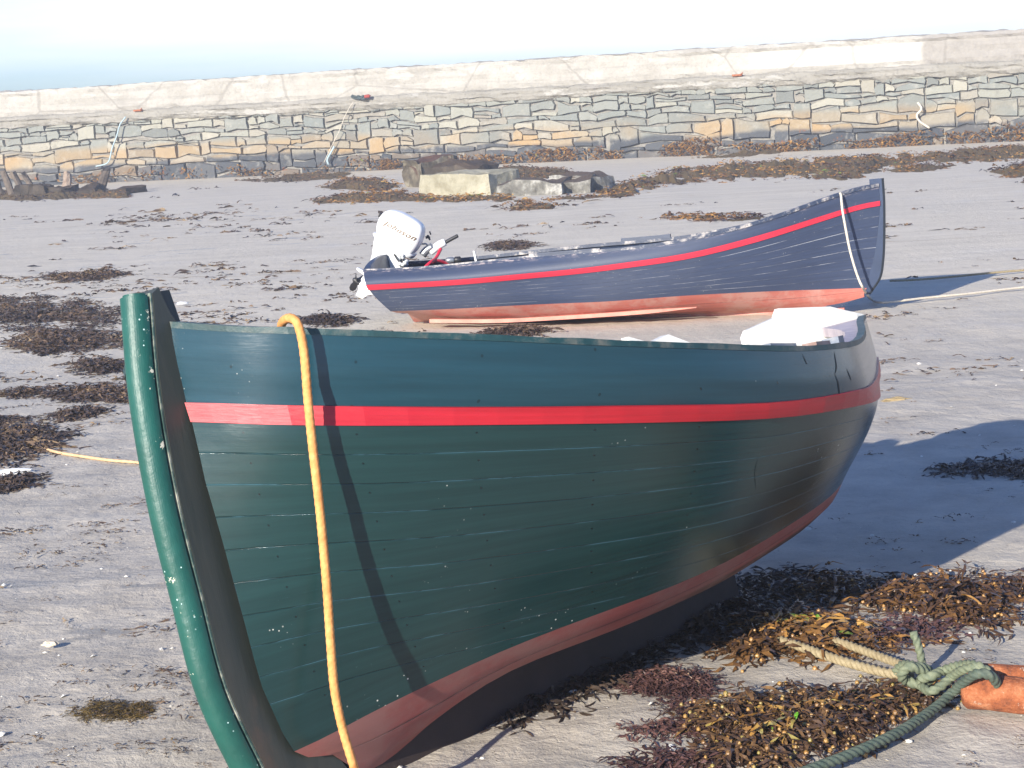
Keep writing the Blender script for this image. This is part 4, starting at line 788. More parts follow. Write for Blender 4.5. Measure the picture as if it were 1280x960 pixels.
# ---------------------------------------------------------------- foreground tackle
pr=empty('rusty_pipe',Matrix.Translation(ground(1240,866,.05)),'rusty orange iron pipe lying on the sand at the right edge','pipe')
def rust():
    m=NT('rust');n=m.noise(25,7,.75);c=m.ramp(n,[(.3,(.10,.03,.015)),(.5,(.34,.10,.035)),(.68,(.50,.20,.09))]);c=m.mix(m.step(m.noise(60,4,.7),.6,.72),c,(.55,.42,.32));return m.out(c,.85,m.bump(m.noise(40,6,.75),.9,.012))
RUST=rust();mi=pr.matrix_world.inverted()
def pl(px,py,z): return (mi@ground(px,py,z))
a=pl(1209,862,.040);b=pl(1330,876,.040);ax=(b-a).normalized();b=a+ax*.9
mb=MB();rings=[]
for t,rr in ((.03,.030),(0.0,.032),(-.004,.040),(.006,.046),(.02,.045)): rings.append((a+ax*t,rr))
for t in np.linspace(.05,.9,26): rings.append((a+ax*t,.044+.002*noise.noise(Vector((t*30,0,0)))))
n1=Vector((0,0,1));n2=ax.cross(n1)
mb.loft([[(p+(n1*math.cos(q)+n2*math.sin(q))*rr*(1+.04*noise.noise(Vector((i*.6,q*2,0)))))[:] for q in np.linspace(0,2*math.pi,22,endpoint=False)] for i,(p,rr) in enumerate(rings)]);mb.build('pipe_body',RUST,pr,True)
a2=pl(1214,843,.065);ax2=(pl(1300,848,.065)-a2).normalized()
mb=MB();mb.loft(tube([a2[:],(a2+ax2*.2)[:],(a2+ax2*.8)[:]],.030,.02,14));mb.build('side_pipe',RUST,pr,True)
def rope3(name,pts,r,mat,label,lay=.060,seed=0,grp=None):
    mb=MB();mb.loft(tube([p[:] for p in pts],r,.004,18,3,lay));return tag(mb.build(name,mat,smooth=True),label,'rope',grp)
g_=ground
rope3('rope',[g_(975,800,.008),g_(1000,808,.012),g_(1040,822,.014),g_(1080,834,.016),g_(1115,842,.022),g_(1140,842,.035)],.0125,TANROPE,'tan rope strand running from the seaweed to the knot, the nearer of the pair')
rope3('rope',[g_(1040,800,.008),g_(1060,806,.012),g_(1090,817,.014),g_(1120,828,.02),g_(1140,836,.035)],.0115,TANROPE,'tan rope strand running from the seaweed to the knot, the farther of the pair')
kn=g_(1140,842,.0)
def off(px,py,z): return g_(px,py,z)
K=[(1118,843,.02),(1128,832,.055),(1145,833,.07),(1160,838,.05),(1158,850,.02),(1140,853,.02),(1127,846,.045),(1135,834,.075),(1152,838,.06),(1165,848,.03),(1150,856,.02),(1132,850,.03)]
rope3('knotted_rope',[off(*k) for k in K],.0125,GREENROPE,'weathered green rope tied in a knot round the tan rope ends')
def rel(px,py): return at(px,py,kn.y)
rope3('rope_end',[rel(1150,842),rel(1152,828),rel(1148,808),rel(1141,790)],.0105,GREENROPE,'short stiff rope end sticking up out of the knot')
rope3('rope',[off(1150,848,.04),off(1165,845,.05),off(1180,838,.055),off(1200,832,.08),off(1220,832,.10),off(1238,842,.085)],.0125,GREENROPE,'pale green rope running from the knot over to the rusty pipe')
rope3('rope',[off(1152,858,.02),off(1163,864,.02),off(1176,858,.03),off(1190,846,.05),off(1205,837,.085),off(1222,836,.095),off(1236,848,.07)],.0115,GREENROPE,'second turn of pale green rope looped below the knot to the pipe')
rope3('rope',[off(1250,862,.05),off(1240,846,.10),off(1222,842,.11),off(1205,852,.075),off(1190,866,.03),off(1170,884,.015),off(1140,905,.013),off(1110,922,.013),off(1060,944,.013),off(1005,965,.013),off(960,985,.013)],.0120,TEALROPE,'dark green rope curving from the pipe along the sand to the bottom of the photo')
# ---------------------------------------------------------------- seaweed
def inpoly(x,y,P):
    c=False;j=len(P)-1
    for i in range(len(P)):
        if (P[i][1]>y)!=(P[j][1]>y) and x<(P[j][0]-P[i][0])*(y-P[i][1])/(P[j][1]-P[i][1]+1e-9)+P[i][0]: c=not c
        j=i
    return c
def edged(x,y,P):
    d=1e9
    for i in range(len(P)):
        a=P[i];b=P[(i+1)%len(P)];dx,dy=b[0]-a[0],b[1]-a[1];t=max(0,min(1,((x-a[0])*dx+(y-a[1])*dy)/(dx*dx+dy*dy+1e-9)));d=min(d,math.hypot(x-a[0]-t*dx,y-a[1]-t*dy))
    return d
def gh(x,y): return gz(x,y) if y<12 else gz(x,y)
def frond(V,Fc,A,p,th,L,W,lift,rg,fork=True,a=None,seg=4,up0=0.):
    a=rg.random() if a is None else a
    def run(p,th,L,W,seg,z_slope,tip):
        cur=rg.uniform(-1,1)*1.3;pts=[];x,y,z=p;ph=rg.uniform(0,6)
        for i in range(seg+1):
            t=i/seg;w=W*(.55+.6*math.sin(math.pi*min(1,t*.8+.15)))*(.25 if (i==seg and tip) else 1)
            roll=rg.uniform(-.9,.9);nx_,ny_=-math.sin(th),math.cos(th)
            hx,hy,hz=nx_*math.cos(roll)*w/2,ny_*math.cos(roll)*w/2,math.sin(roll)*w/2
            pts.append(((x-hx,y-hy,z-hz),(x+hx,y+hy,z+hz)))
            th+=cur/seg+rg.uniform(-.25,.25);s=L/seg;x+=math.cos(th)*s;y+=math.sin(th)*s
            z=z+z_slope*s+rg.uniform(-.35,.25)*s;z_slope-=.9/seg
            z=max(z,gh(x,y)+.002)
        k=len(V)
        for q in pts: V.extend(q)
        for i in range(seg): Fc.append((k+2*i,k+2*i+1,k+2*i+3,k+2*i+2));A.append(min(1,max(0,a+rg.uniform(-.06,.06))))
        return (x,y,z),th
    e,t2=run(p,th,L*(.6 if fork else 1),W,seg,lift,not fork)
    if fork:
        for s in (-1,1): run(e,t2+s*rg.uniform(.3,.7),L*.45,W*.85,3,.1,True)
def clump(poly,n,L,W,hmax,mat,label,cat='seaweed',seed=0,px=True,name='seaweed_clump',fork=True,align=None,kind=None,bias=0.,spread=.10,blad=0):
    rg=random.Random(seed);x0=min(p[0] for p in poly);x1=max(p[0] for p in poly);y0=min(p[1] for p in poly);y1=max(p[1] for p in poly)
    V=[];Fc=[];A=[];k=0;tries=0
    md=max(edged((x0+x1)/2,(y0+y1)/2,poly),(y1-y0)*.3,1)
    while k<n and tries<n*40:
        tries+=1;x=rg.uniform(x0,x1);y=rg.uniform(y0,y1)
        if not inpoly(x,y,poly): continue
        d=edged(x,y,poly)/md
        q=noise.noise(Vector((x*.035,y*.09,seed)))
        if rg.random()>.22+d*1.1+q*1.2: continue
        P=ground(x,y);h=hmax*min(1,d**.7)*(.65+.6*q)
        z=gh(P.x,P.y)+rg.random()**.6*max(h,.002)
        th=rg.uniform(0,2*math.pi) if align is None else align+rg.gauss(0,.55)+(math.pi if rg.random()<.5 else 0)
        qa=noise.noise(Vector((x*.02,y*.05,seed+3.3)))
        a=min(1,max(0,.5+.55*qa+rg.gauss(0,.17)+bias))
        if z-P.z<hmax*.25: a*=.5
        frond(V,Fc,A,(P.x,P.y,z),th,L*1.15*rg.uniform(.5,1.7),W*.72*rg.uniform(.5,1.7),rg.uniform(-.3,.7),rg,fork,a,seg=5);k+=1
    if blad:       # air bladders
        for _ in range(blad):
            i=rg.randrange(len(V));c=Vector(V[i]);r=rg.uniform(.004,.0075);kk=len(V)
            bm=bmesh.new();bmesh.ops.create_icosphere(bm,subdivisions=1,radius=r);
            for v in bm.verts: V.append((c.x+v.co.x,c.y+v.co.y,max(c.z,gh(c.x,c.y)+.004)+v.co.z))
            bm.verts.index_update()
            a=rg.choice([.55,.7,.78,.3])
            for f in bm.faces: Fc.append(tuple(v.index+kk for v in f.verts));A.append(a)
            bm.free()
    if not V: return
    c=np.mean(np.array(V),axis=0);c[2]=0
    o=obj(name,np.array(V)-c,Fc,mat,attr=A);o.location=c
    return tag(o,label,cat,kind=kind)
clump([(985,722),(1030,712),(1100,722),(1180,716),(1240,712),(1330,715),(1330,745),(1260,748),(1255,775),(1205,785),(1170,760),(1100,756),(1050,752),(1000,748),(968,738)],850,.085,.011,.032,WEED_O,'golden brown seaweed bank near the right edge in sun beside the boat shadow',seed=1,blad=300,bias=.02)
clump([(905,800),(930,775),(955,760),(1000,756),(1040,770),(1065,785),(1130,790),(1110,805),(1060,812),(1020,820),(960,815),(915,818)],640,.085,.013,.045,WEED_O,'orange leafy seaweed clump beside the green boat where the tan rope strands begin',seed=2,blad=160,bias=.10)
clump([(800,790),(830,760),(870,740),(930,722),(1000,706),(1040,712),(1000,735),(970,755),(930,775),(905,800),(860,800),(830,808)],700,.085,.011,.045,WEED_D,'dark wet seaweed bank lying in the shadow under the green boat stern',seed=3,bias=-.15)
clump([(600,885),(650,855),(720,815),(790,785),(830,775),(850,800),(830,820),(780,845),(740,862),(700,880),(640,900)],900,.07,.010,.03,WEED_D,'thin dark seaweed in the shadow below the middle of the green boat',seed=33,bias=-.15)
clump([(772,850),(790,838),(830,832),(870,836),(895,850),(885,862),(850,868),(800,862),(775,858)],800,.035,.0045,.045,WEED_P,'small round mound of purplish curly seaweed between boat and big clump',seed=4,bias=.05)
clump([(838,868),(860,866),(866,880),(862,900),(850,898),(850,882),(832,890)],70,.04,.005,.008,WEED_P,'thin wisp of purple seaweed trailing from the small round mound',seed=5)
clump([(880,885),(920,872),(960,866),(1020,862),(1080,860),(1130,856),(1180,856),(1182,868),(1150,880),(1120,893),(1085,910),(1060,925),(1010,932),(975,945),(940,955),(905,960),(890,945),(905,925),(880,905)],1400,.070,.009,.042,WEED_M,'big mixed clump of brown, orange and green seaweed in front of the knotted ropes',seed=6,blad=700,bias=.02)
clump([(780,905),(830,902),(870,895),(890,900),(880,912),(830,916),(785,912)],110,.05,.006,.008,WEED_P,'narrow seaweed tail pointing left from the big mixed clump, the farther one',seed=7,align=0,bias=.25)
clump([(785,940),(840,933),(890,930),(900,945),(850,950),(790,950)],150,.05,.007,.014,WEED_P,'narrow seaweed tail pointing left from the big mixed clump, the nearer one',seed=8,align=0,bias=.1)
clump([(1090,775),(1150,760),(1200,765),(1220,780),(1190,790),(1140,800),(1095,800)],170,.06,.008,.012,WEED_P,'loose reddish seaweed strands between the golden bank and the knot',seed=9)
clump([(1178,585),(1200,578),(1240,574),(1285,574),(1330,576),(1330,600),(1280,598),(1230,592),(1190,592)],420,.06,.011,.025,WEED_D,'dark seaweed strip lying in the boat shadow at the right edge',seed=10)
clump([(84,885),(110,877),(150,873),(190,876),(196,888),(175,897),(130,900),(95,896)],1100,.022,.0022,.006,WEED_G,'flat olive brown tuft of fine weed at the lower left',seed=11,fork=False)
mats_=[([(-40,372),(40,370),(100,372),(160,380),(162,400),(120,412),(60,414),(-40,412)],900,'largest flat brown seaweed mat at the left edge behind the stem',12),
([(5,425),(50,412),(110,412),(158,415),(160,432),(110,440),(60,443),(20,438)],650,'brown seaweed mat touching the green stem, just nearer than the largest mat',13),
([(52,490),(90,484),(140,482),(165,486),(165,505),(130,506),(90,500),(60,498)],360,'seaweed mat left of the stem at the height of the red stripe',14),
([(-40,525),(20,520),(60,528),(86,545),(80,562),(40,572),(25,583),(-40,583)],800,'dark seaweed heap at the left edge above the white scrap',15),
([(60,344),(100,339),(140,338),(160,344),(130,350),(80,352)],360,'small low seaweed streak beyond the largest mat',16),
([(90,452),(130,446),(158,448),(160,462),(120,464),(95,460)],160,'seaweed mat close to the stem top, second below the largest mat',17),
([(68,516),(100,510),(130,514),(120,524),(80,526)],80,'tiny seaweed patch right of the dark heap',18),
([(368,398),(385,391),(420,392),(445,399),(430,406),(385,406)],170,'dark seaweed patch behind the orange rope, seen over the green gunwale',19),
([(606,414),(630,408),(665,408),(684,412),(665,419),(625,420)],130,'seaweed patch between the two boats, under the blue hull',20),
([(610,308),(625,301),(645,299),(668,306),(650,312),(620,313)],150,'little seaweed heap behind the middle of the blue boat stern half',21),
([(-30,600),(30,590),(45,598),(20,612),(-30,612)],120,'dark seaweed just below the white scrap at the left edge',22),
([(0,490),(20,483),(45,486),(40,496),(5,498)],60,'small seaweed bit at the left edge above the dark heap',23)]
for P,n,lab,sd in mats_:
    d=ground(sum(p[0] for p in P)/len(P),sum(p[1] for p in P)/len(P)).y
    clump(P,int(n*1.35+40),.055+.003*d,.008+.0006*d,.022+.0012*d,WEED_D,lab,seed=sd,bias=.08)
def scraps(name,n,region,Lr,mat,label,seed,streak=3.,dens=None,group=None):
    rg=random.Random(seed);V=[];Fc=[];A=[];k=0;t=0
    while k<n and t<n*60:
        t+=1;x=rg.uniform(region[0],region[2]);y=rg.uniform(region[1],region[3])
        q=noise.noise(Vector((x*.006,y*.03,seed)))+.5*noise.noise(Vector((x*.02,y*.09,seed+4)))
        if dens and rg.random()>dens(x,y): continue
        if rg.random()>.35+1.6*q: continue
        P=ground(x,y);sz=rg.uniform(*Lr)*P.y/7.;m=rg.choice([1,1,2,3,6,10]);
        for _ in range(m):
            X=P.x+rg.gauss(0,sz*.5*streak);Y=P.y+rg.gauss(0,sz*.35*max(1,P.y/12));frond(V,Fc,A,(X,Y,gh(X,Y)+rg.uniform(.001,.015)),rg.gauss(0,.5)+(math.pi if rg.random()<.5 else 0),sz*rg.uniform(.6,1.6),sz*.16*rg.uniform(.6,1.5),rg.uniform(0,.4),rg,rg.random()<.5)
        k+=1
    return tag(obj(name,V,Fc,mat,attr=A),label,'seaweed',kind='stuff')
scraps('seaweed_scraps',420,(-60,480,360,990),(.012,.04),WEED_D,'tiny scattered seaweed scraps over the near sand',41)
scraps('seaweed_scraps',110,(1000,420,1330,980),(.010,.035),WEED_D,'tiny scattered seaweed scraps on the right-hand sand',42)
scraps('seaweed_scraps',420,(-60,236,1340,480),(.02,.06),WEED_D,'scattered brown seaweed scraps and streaks over the far sand',43,dens=lambda x,y:1. if x<500 else .22)
# broken shell and pale grit on the near sand
rg=random.Random(77);mb=MB()
for _ in range(330):
    x,y=rg.uniform(-40,1320),rg.uniform(430,990)
    if 330<x<950 and y>430 and y<800: continue
    P=ground(x,y);r=rg.choice([.003,.003,.004,.006,.009])*rg.uniform(.7,1.3);m_=Matrix.Rotation(rg.uniform(0,6),3,'Z')@Matrix.Rotation(rg.uniform(-.6,.6),3,'X')
    ring_=[m_@Vector((r*math.cos(t)*1.4,r*math.sin(t),0)) for t in np.linspace(0,2*math.pi,6,endpoint=False)];c=Vector((P.x,P.y,gh(P.x,P.y)+r*.3))
    mb.add([c+v for v in ring_]+[c+Vector((0,0,r*.6))],[(i,(i+1)%6,6) for i in range(6)],rg.random())
tag(mb.build('shell_grit',simple('shell_white',(.66,.63,.56),.6,.25,60),attr=False),'tiny pale shell fragments scattered on the near sand','shell grit',kind='stuff')
# white scrap and shell bits
def lump(name,c,size,mat,label,cat,seed,amp=.35,sub=3,rot=0,parent=None,boxy=0):
    bm=bmesh.new();bmesh.ops.create_icosphere(bm,subdivisions=sub,radius=1)
    for v in bm.verts:
        p=v.co.copy()
        if boxy:
            m_=max(abs(p.x),abs(p.y),abs(p.z));p=p.lerp(p/m_,boxy)
        p*=1+amp*noise.noise(v.co*1.7+Vector((seed,0,0)))+amp*.5*noise.noise(v.co*4+Vector((0,seed,0)));v.co=Matrix.Rotation(rot,3,'Z')@Vector((p.x*size[0],p.y*size[1],p.z*size[2]))
    me=bpy.data.meshes.new(name);bm.to_mesh(me);bm.free();me.materials.append(mat);o=bpy.data.objects.new(name,me);col.objects.link(o);o.location=c
    if parent: o.parent=parent
    if label: tag(o,label,cat)
    return o
SHELL=simple('bleached_white',(.74,.74,.72),.6,.1,30)
lump('white_scrap',ground(12,590,.006),(.105,.030,.012),SHELL,'flat white plastic scrap on the sand at the left edge','litter',3,.5,4,.05)
lump('shell',ground(62,805,.004),(.022,.010,.008),simple('cream_shell',(.6,.52,.4),.6),'small cream shell on the sand left of the stem foot','shell',5,.5)
lump('driftwood_bit',ground(1118,501,.01),(.085,.022,.016),simple('tan_driftwood',(.36,.27,.14),.8,.3,30),'short tan piece of driftwood on the sand right of the green boat stern','driftwood',8,.5,3,.35)
lump('shell',ground(228,379,.012),(.05,.012,.014),SHELL,'thin white shell sliver just right of the stem top','shell',9,.5,3,.5)
# ---------------------------------------------------------------- rocks, stumps and weed mounds below the wall
def rockm(name,a,b,c3,top=None):
    m=NT(name);n=m.noise(2.6,7,.7);c=m.ramp(n,[(.35,a),(.5,b),(.65,c3)])
    sp=m.n('SeparateXYZ');ge=m.n('NewGeometry');m.L(ge.outputs['Normal'],sp.inputs[0])
    if top: c=m.mix(m.step(m.math('ADD',sp.outputs['Z'],m.math('MULTIPLY',m.math('SUBTRACT',m.noise(3,5,.7),.5),.9)),.35,.6),c,top)
    return m.out(c,.9,m.bump(m.noise(5,7,.75),.9,.08))
BLOCK=rockm('lichened_concrete',(.26,.23,.15),(.38,.35,.25),(.48,.44,.33));ROCKB=rockm('weed_topped_rock',(.06,.05,.038),(.15,.125,.085),(.34,.31,.23),(.09,.045,.03));ROCKD=rockm('dark_weedy_rock',(.03,.025,.02),(.07,.055,.04),(.14,.11,.08),(.06,.04,.025));ROCKW=rockm('white_stained_rock',(.07,.065,.055),(.22,.21,.18),(.62,.60,.54),(.10,.07,.05))
def gpx(px,py): return ground(px,py)
def boxrock(name,pxa,pxb,ytop,dep,mat,label,cat,seed,amp=.05):
    a=gpx(*pxa);b=gpx(*pxb);top=at(pxa[0],ytop,a.y).z;d=(b-a);L=d.length;rot=math.atan2(d.y,d.x)
    bm=bmesh.new();bmesh.ops.create_cube(bm,size=1);bmesh.ops.subdivide_edges(bm,edges=bm.edges[:],cuts=7,use_grid_fill=True)
    for v in bm.verts:
        c=v.co;k=Vector((c.x*L,(c.y+.5)*dep,(c.z+.5)*(top+.15)-.15));q=noise.noise_vector(k*1.3+Vector((seed,0,0)))*amp+noise.noise_vector(k*4+Vector((seed,2,0)))*amp*.5;v.co=k+q;v.co.x*=1-.10*max(0,c.z+.1);v.co.z-=(.15 if seed==3 else .45)*max(0,abs(c.x)-.33)*top*(c.z+.5)
        # knock the corners off
    me=bpy.data.meshes.new(name);bm.to_mesh(me);bm.free();me.materials.append(mat);o=bpy.data.objects.new(name,me);col.objects.link(o)
    m_=(a+b)/2;o.location=(m_.x,m_.y,0);o.rotation_euler=(0,0,rot);return tag(o,label,cat)
boxrock('concrete_block',(524,245),(614,243),217,1.0,BLOCK,'yellowish lichened concrete block lying on the weedy sand below the wall','block',3,.07)
boxrock('rock',(503,234),(528,234),204,1.0,ROCKB,'upright lumpy rock with brown weed on top, left of the concrete block','rock',5,.22)
boxrock('rock',(530,236),(600,234),208,.8,ROCKD,'long dark weed-topped rock directly behind the concrete block','rock',6,.18)
for i,(a,b,y,lab) in enumerate([((622,247),(700,244),229,'low weed-topped rock ledge just right of the concrete block'),((698,243),(742,241),226,'middle section of the low rock ledge, streaked with white'),((740,240),(768,237),221,'brightest white-stained stone at the right end of the low ledge')]):
    boxrock('rock',a,b,y,.9,ROCKW,lab,'rock',10+i,.13)
MOUND=rockm('rockweed_ground',(.075,.05,.02),(.17,.115,.035),(.24,.16,.06),(.13,.085,.03))
def mound(poly,h,label,seed,nf=500,dark=0.):
    nf=int(nf*2.2)
    x0=min(p[0] for p in poly);x1=max(p[0] for p in poly);y0=min(p[1] for p in poly);y1=max(p[1] for p in poly)
    nx_,ny_=90,26;md=(y1-y0)*.35;V=[];idx={};Fc=[];A=[];mi_=[]
    gx=np.linspace(x0-3,x1+3,nx_);gy=np.linspace(y0-2,y1+2,ny_)
    hh=np.zeros((ny_,nx_))
    for j,y in enumerate(gy):
        for i,x in enumerate(gx):
            s=(1 if inpoly(x,y,poly) else -1)*edged(x,y,poly)/md+.55*noise.noise(Vector((x*.05,y*.25,seed)))+.25*noise.noise(Vector((x*.2,y*.8,seed)))
            hh[j,i]=s
            P=ground(x,y);z=gh(P.x,P.y)+h*max(-.15,min(1,s))*(.7+.5*noise.noise(Vector((P.x*1.5,P.y*1.5,seed))))-.01
            V.append((P.x,P.y,z))
    for j in range(ny_-1):
        for i in range(nx_-1):
            if max(hh[j,i],hh[j,i+1],hh[j+1,i],hh[j+1,i+1])>-.02:
                Fc.append((j*nx_+i,j*nx_+i+1,(j+1)*nx_+i+1,(j+1)*nx_+i));A.append(.3);mi_.append(0)
    rg=random.Random(seed);k=0
    while k<nf:
        i=rg.randrange(nx_);j=rg.randrange(ny_)
        k+=1
        if hh[j,i]<-.05: continue
        p=V[j*nx_+i];a=min(1,max(0,.45+.6*noise.noise(Vector((p[0]*.7,p[1]*.4,seed)))+rg.gauss(0,.15)-dark))
        n0=len(Fc);frond(V,Fc,A,(p[0]+rg.gauss(0,.1),p[1]+rg.gauss(0,.15),p[2]+.02),rg.uniform(0,6.3),rg.uniform(.06,.18),rg.uniform(.014,.035),rg.uniform(0,.4),rg,False,a,3);mi_+= [1]*(len(Fc)-n0)
    c=np.mean(np.array(V),axis=0);c[2]=0
    o=obj('weed_mound',np.array(V)-c,Fc,[MOUND,WEED_O],attr=A,midx=mi_);o.location=c;return tag(o,label,'seaweed mound')
mound([(402,234),(440,222),(480,226),(500,232),(480,240),(420,238)],.16,'brown weed mound left of the upright rock',51,500)
mound([(388,252),(440,243),(500,240),(525,246),(640,246),(640,252),(560,254),(480,254),(400,256)],.12,'low golden weed mound in front of the concrete block',52,700)
mound([(600,216),(640,209),(700,211),(730,216),(690,222),(610,222)],.14,'small weed patch between the wall and the low rock ledge',53,350)
mound([(745,240),(780,228),(840,214),(920,205),(1000,200),(1090,196),(1160,198),(1150,206),(1110,210),(1070,222),(960,222),(880,224),(800,236),(770,246)],.30,'largest golden brown weed bank below the wall, behind the blue boat bow',54,2600)
mound([(640,252),(700,248),(760,244),(800,238),(790,246),(700,252)],.10,'thin weed strip along the foot of the low rock ledge',55,300)
mound([(1100,212),(1150,205),(1200,206),(1170,213),(1120,216)],.08,'small weed patch right of the largest bank',56,150)
mound([(1236,216),(1270,208),(1330,203),(1330,222),(1260,222)],.18,'weed mound cut by the right edge of the photo',57,300,.1)
mound([(1120,198),(1200,190),(1330,182),(1330,195),(1240,202),(1180,203)],.22,'reddish weed bank against the wall foot at the far right',58,700)
mound([(860,198),(900,194),(960,188),(1000,186),(960,194),(900,198)],.18,'reddish weed bank against the wall foot above the largest bank',59,250)
mound([(1270,228),(1330,224),(1330,240),(1290,236)],.1,'small weed patch at the right edge below the others',60,80)
mound([(300,224),(380,214),(440,214),(430,224),(340,230)],.06,'thin dark weed film on the sand at the wall foot, left of centre',61,350,.2)
mound([(635,258),(660,254),(695,256),(690,262),(640,263)],.05,'small isolated weed patch on open sand below the ledge',62,120,.1)
mound([(820,272),(860,266),(950,270),(955,276),(880,278),(830,276)],.03,'thin weed patch on the sand behind the blue boat, right half',64,150,.25)
mound([(-30,240),(30,236),(75,236),(120,238),(165,240),(160,247),(100,248),(40,251),(-30,252)],.16,'dark weed heap round the stumps and posts at the left edge',71,700,.3)
# rockweed hanging on the foot of the wall
rg=random.Random(9);V=[];Fc=[];A=[]
for _ in range(6500):
    s=rg.uniform(12,38) if rg.random()<.9 else rg.uniform(2,12)
    if noise.noise(Vector((s*.8,0,7)))<rg.uniform(-.25,.25): continue
    z=rg.uniform(0,.50)*(.7+.6*noise.noise(Vector((s*.5,3,1))))
    p=WM@Vector((s,-.10-rg.uniform(0,.1),z));a=min(1,max(0,rg.gauss(.42,.18)));L=rg.uniform(.03,.08);W_=rg.uniform(.02,.05)
    k=len(V);dx=WD*W_*.5;sw=WD*rg.uniform(-.12,.12)
    for t in (0,.5,1): 
        q=p+sw*t+WN*(.03+.04*math.sin(t*3))-Vector((0,0,L*t));q.z=max(q.z,.0);V+=[(q-dx)[:],(q+dx)[:]]
    Fc+=[(k,k+1,k+3,k+2),(k+2,k+3,k+5,k+4)];A+=[a,a]
tag(obj('wall_rockweed',V,Fc,WEED_O,attr=A),'rusty brown rockweed hanging on the lowest wall stones','seaweed',kind='stuff')
# timber stumps and slanting posts at the left
TIMB=rockm('rotten_timber',(.07,.055,.045),(.14,.11,.085),(.24,.19,.14),(.05,.04,.035));PINKT=rockm('pinkish_stump',(.25,.17,.12),(.36,.27,.20),(.45,.36,.28))
def post(name,px,py,tx,ty,w,mat,label,seed,cat='timber stump'):
    a=gpx(px,py);b=at(tx,ty,a.y+.1);d=b-a;n=9;rings=[]
    for i in range(n):
        t=i/(n-1);c=a+d*t;k=w/50*(1-.25*t);rings.append([(c.x+k*math.cos(q)*(1+.3*noise.noise(Vector((q*1.5,t*2,seed)))),c.y+k*math.sin(q),c.z-.1*(1-t)+(.16*noise.noise(Vector((math.cos(q)*2,math.sin(q)*2,seed))) if i==n-1 else 0)) for q in np.linspace(0,2*math.pi,9,endpoint=False)])
    mb=MB();mb.loft(rings);return tag(mb.build(name,mat),label,cat)
post('timber_stump',122,242,133,213,7,TIMB,'dark rotten timber stump leaning right, rightmost of the stumps at the wall foot',1)
post('timber_stump',82,240,84,217,7,PINKT,'pinkish pale timber stump between the dark one and the slanting posts',2)
for i,(px,py,tx,ty,w) in enumerate([(-14,246,-26,210,5),(2,247,-8,212,5),(18,247,4,214,5),(34,246,16,216,5),(50,245,30,218,5)]):
    post('slanting_post',px,py,tx,ty,w,TIMB,'rotten dark timber post leaning left in the row at the left edge',20+i,'timber post')['group']='slanting posts at the left edge'
for i,(a,b,y,lab) in enumerate([((20,248),(60,246),234,'low dark weedy rock at the foot of the slanting posts'),((58,246),(80,245),232,'small dark rock between the slanting posts and the pinkish stump'),((94,245),(116,244),236,'small dark rock between the two stumps'),((140,243),(162,242),235,'little flat rock right of the dark stump')]):
    boxrock('rock',a,b,y,.7,ROCKD,lab,'rock',30+i,.16)
# ropes, brackets and a bundle on the wall
def wrope(pts,r,mat,label):
    mb=MB();mb.loft(tube([wallpt(x,y,.22)[:] for x,y in pts],r,.05,8));tag(mb.build('hanging_rope',mat,smooth=True),label,'rope')
wrope([(441,128),(436,136),(430,148),(424,164),(418,176),(412,188),(405,203)],.010,WHITEROPE,'white rope hanging down the wall from the dark bundle')
wrope([(418,183),(413,192),(409,200),(411,206)],.03,BLUEROPE,'short pale blue rope end at the wall foot under the white rope')
wrope([(157,146),(150,156),(146,170),(140,186),(135,203),(120,208)],.02,BLUEROPE,'pale blue rope hanging down the stones at the left')
wrope([(1147,128),(1152,136),(1146,144),(1150,152),(1162,160)],.03,WHITEROPE,'white looped rope hanging on the stones at the right')
bn=empty('rope_bundle',Matrix.Translation(wallpt(448,124,.2)),'dark tangled rope bundle with a red end lying on the wall ledge','rope bundle')
bi=bn.matrix_world.inverted();mb=MB()
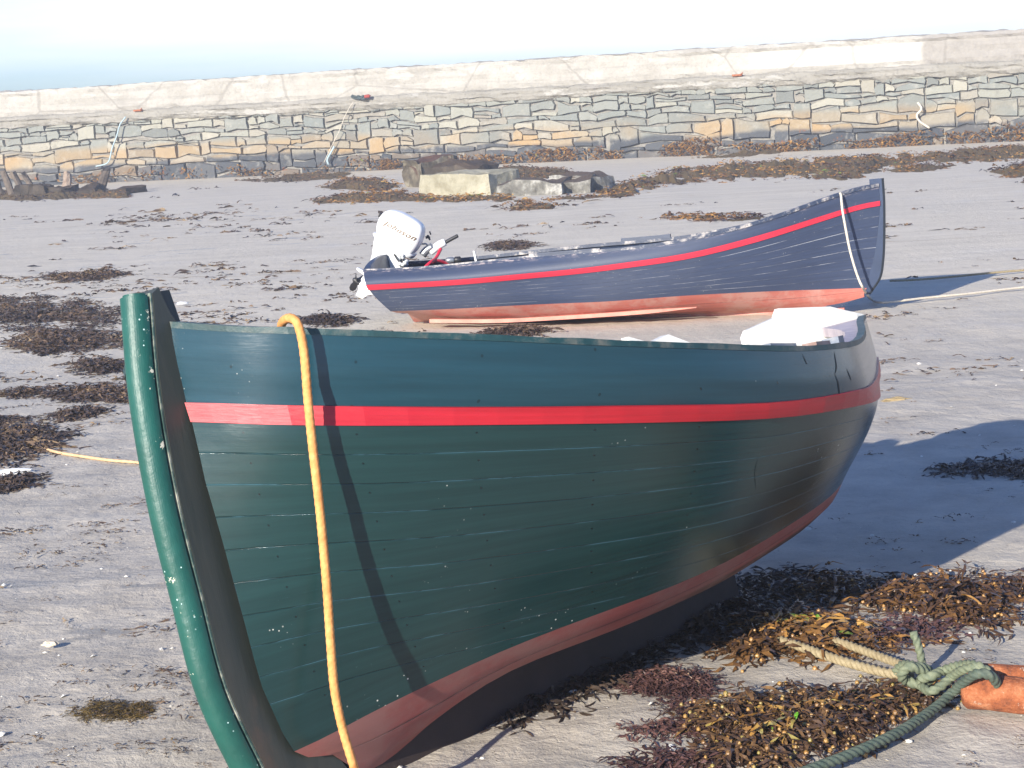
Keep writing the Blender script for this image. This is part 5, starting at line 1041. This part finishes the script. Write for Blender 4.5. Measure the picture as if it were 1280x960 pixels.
rk=random.Random(4);pts=[(bi@wallpt(437+rk.uniform(0,20),121+rk.uniform(-2,4),.2+rk.uniform(-.05,.1)))[:] for _ in range(14)]
mb.loft(tube(pts,.026,.04,8));mb.build('coil',simple('dark_teal_rope',(.05,.07,.07),.8),bn,True)
mb=MB();mb.loft(tube([(bi@wallpt(456,121,.25))[:],(bi@wallpt(460,120,.25))[:],(bi@wallpt(462,121,.25))[:]],.05,.04,8));mb.build('red_end',simple('dull_red_cloth',(.3,.04,.03),.8),bn,True)
for (x,y,lab) in ((174,138,'rusty iron bracket on the wall parapet at the left'),(922,94,'rusty iron bracket on the wall parapet behind the blue bow')):
    c=wallpt(x,y,.05);e=empty('iron_bracket',Matrix.Translation(c)@WM.to_3x3().to_4x4(),lab,'bracket');mb=MB();mb.box(Vector((0,-.06,0)),(.26,.14,.05),None,.01);mb.build('plate',RUST,e);mb=MB();mb.loft(tube([(.08,-.1,0),(.13,-.14,.03),(.16,-.14,.06)],.018,.02,8));mb.build('ring_bolt',RUST,e)

def kid(r,n): return [c for c in r.children if c.name.split('.')[0]==n][0]
for a_,b_ in (('lettering','cowling'),('trim_line','cowling'),('vent_grille','cowling'),('starter_handle','cowling'),('tiller_grip','tiller_arm'),('propeller','gearcase')): sub(kid(mo,a_),kid(mo,b_))
sub(kid(bb,'stem_iron'),kid(bb,'stem_post'))
for o in list(bpy.data.objects):
    if o.name.startswith('iron_bracket'): sub(kid(o,'ring_bolt'),kid(o,'plate'))
# ---------------------------------------------------------------- thin sea haze round the whole place
hm=bpy.data.materials.new('haze');hm.use_nodes=True;t_=hm.node_tree;t_.nodes.clear();ho=t_.nodes.new('ShaderNodeOutputMaterial');pv=t_.nodes.new('ShaderNodeVolumePrincipled')
pv.inputs['Color'].default_value=(.93,.94,.96,1);pv.inputs['Density'].default_value=.0045;pv.inputs['Anisotropy'].default_value=.3;t_.links.new(pv.outputs[0],ho.inputs['Volume'])
mb=MB();mb.box(Vector((0,1600,1.0)),(6600,4400,5.0));hz=mb.build('haze',hm);tag(hz,kind='stuff')
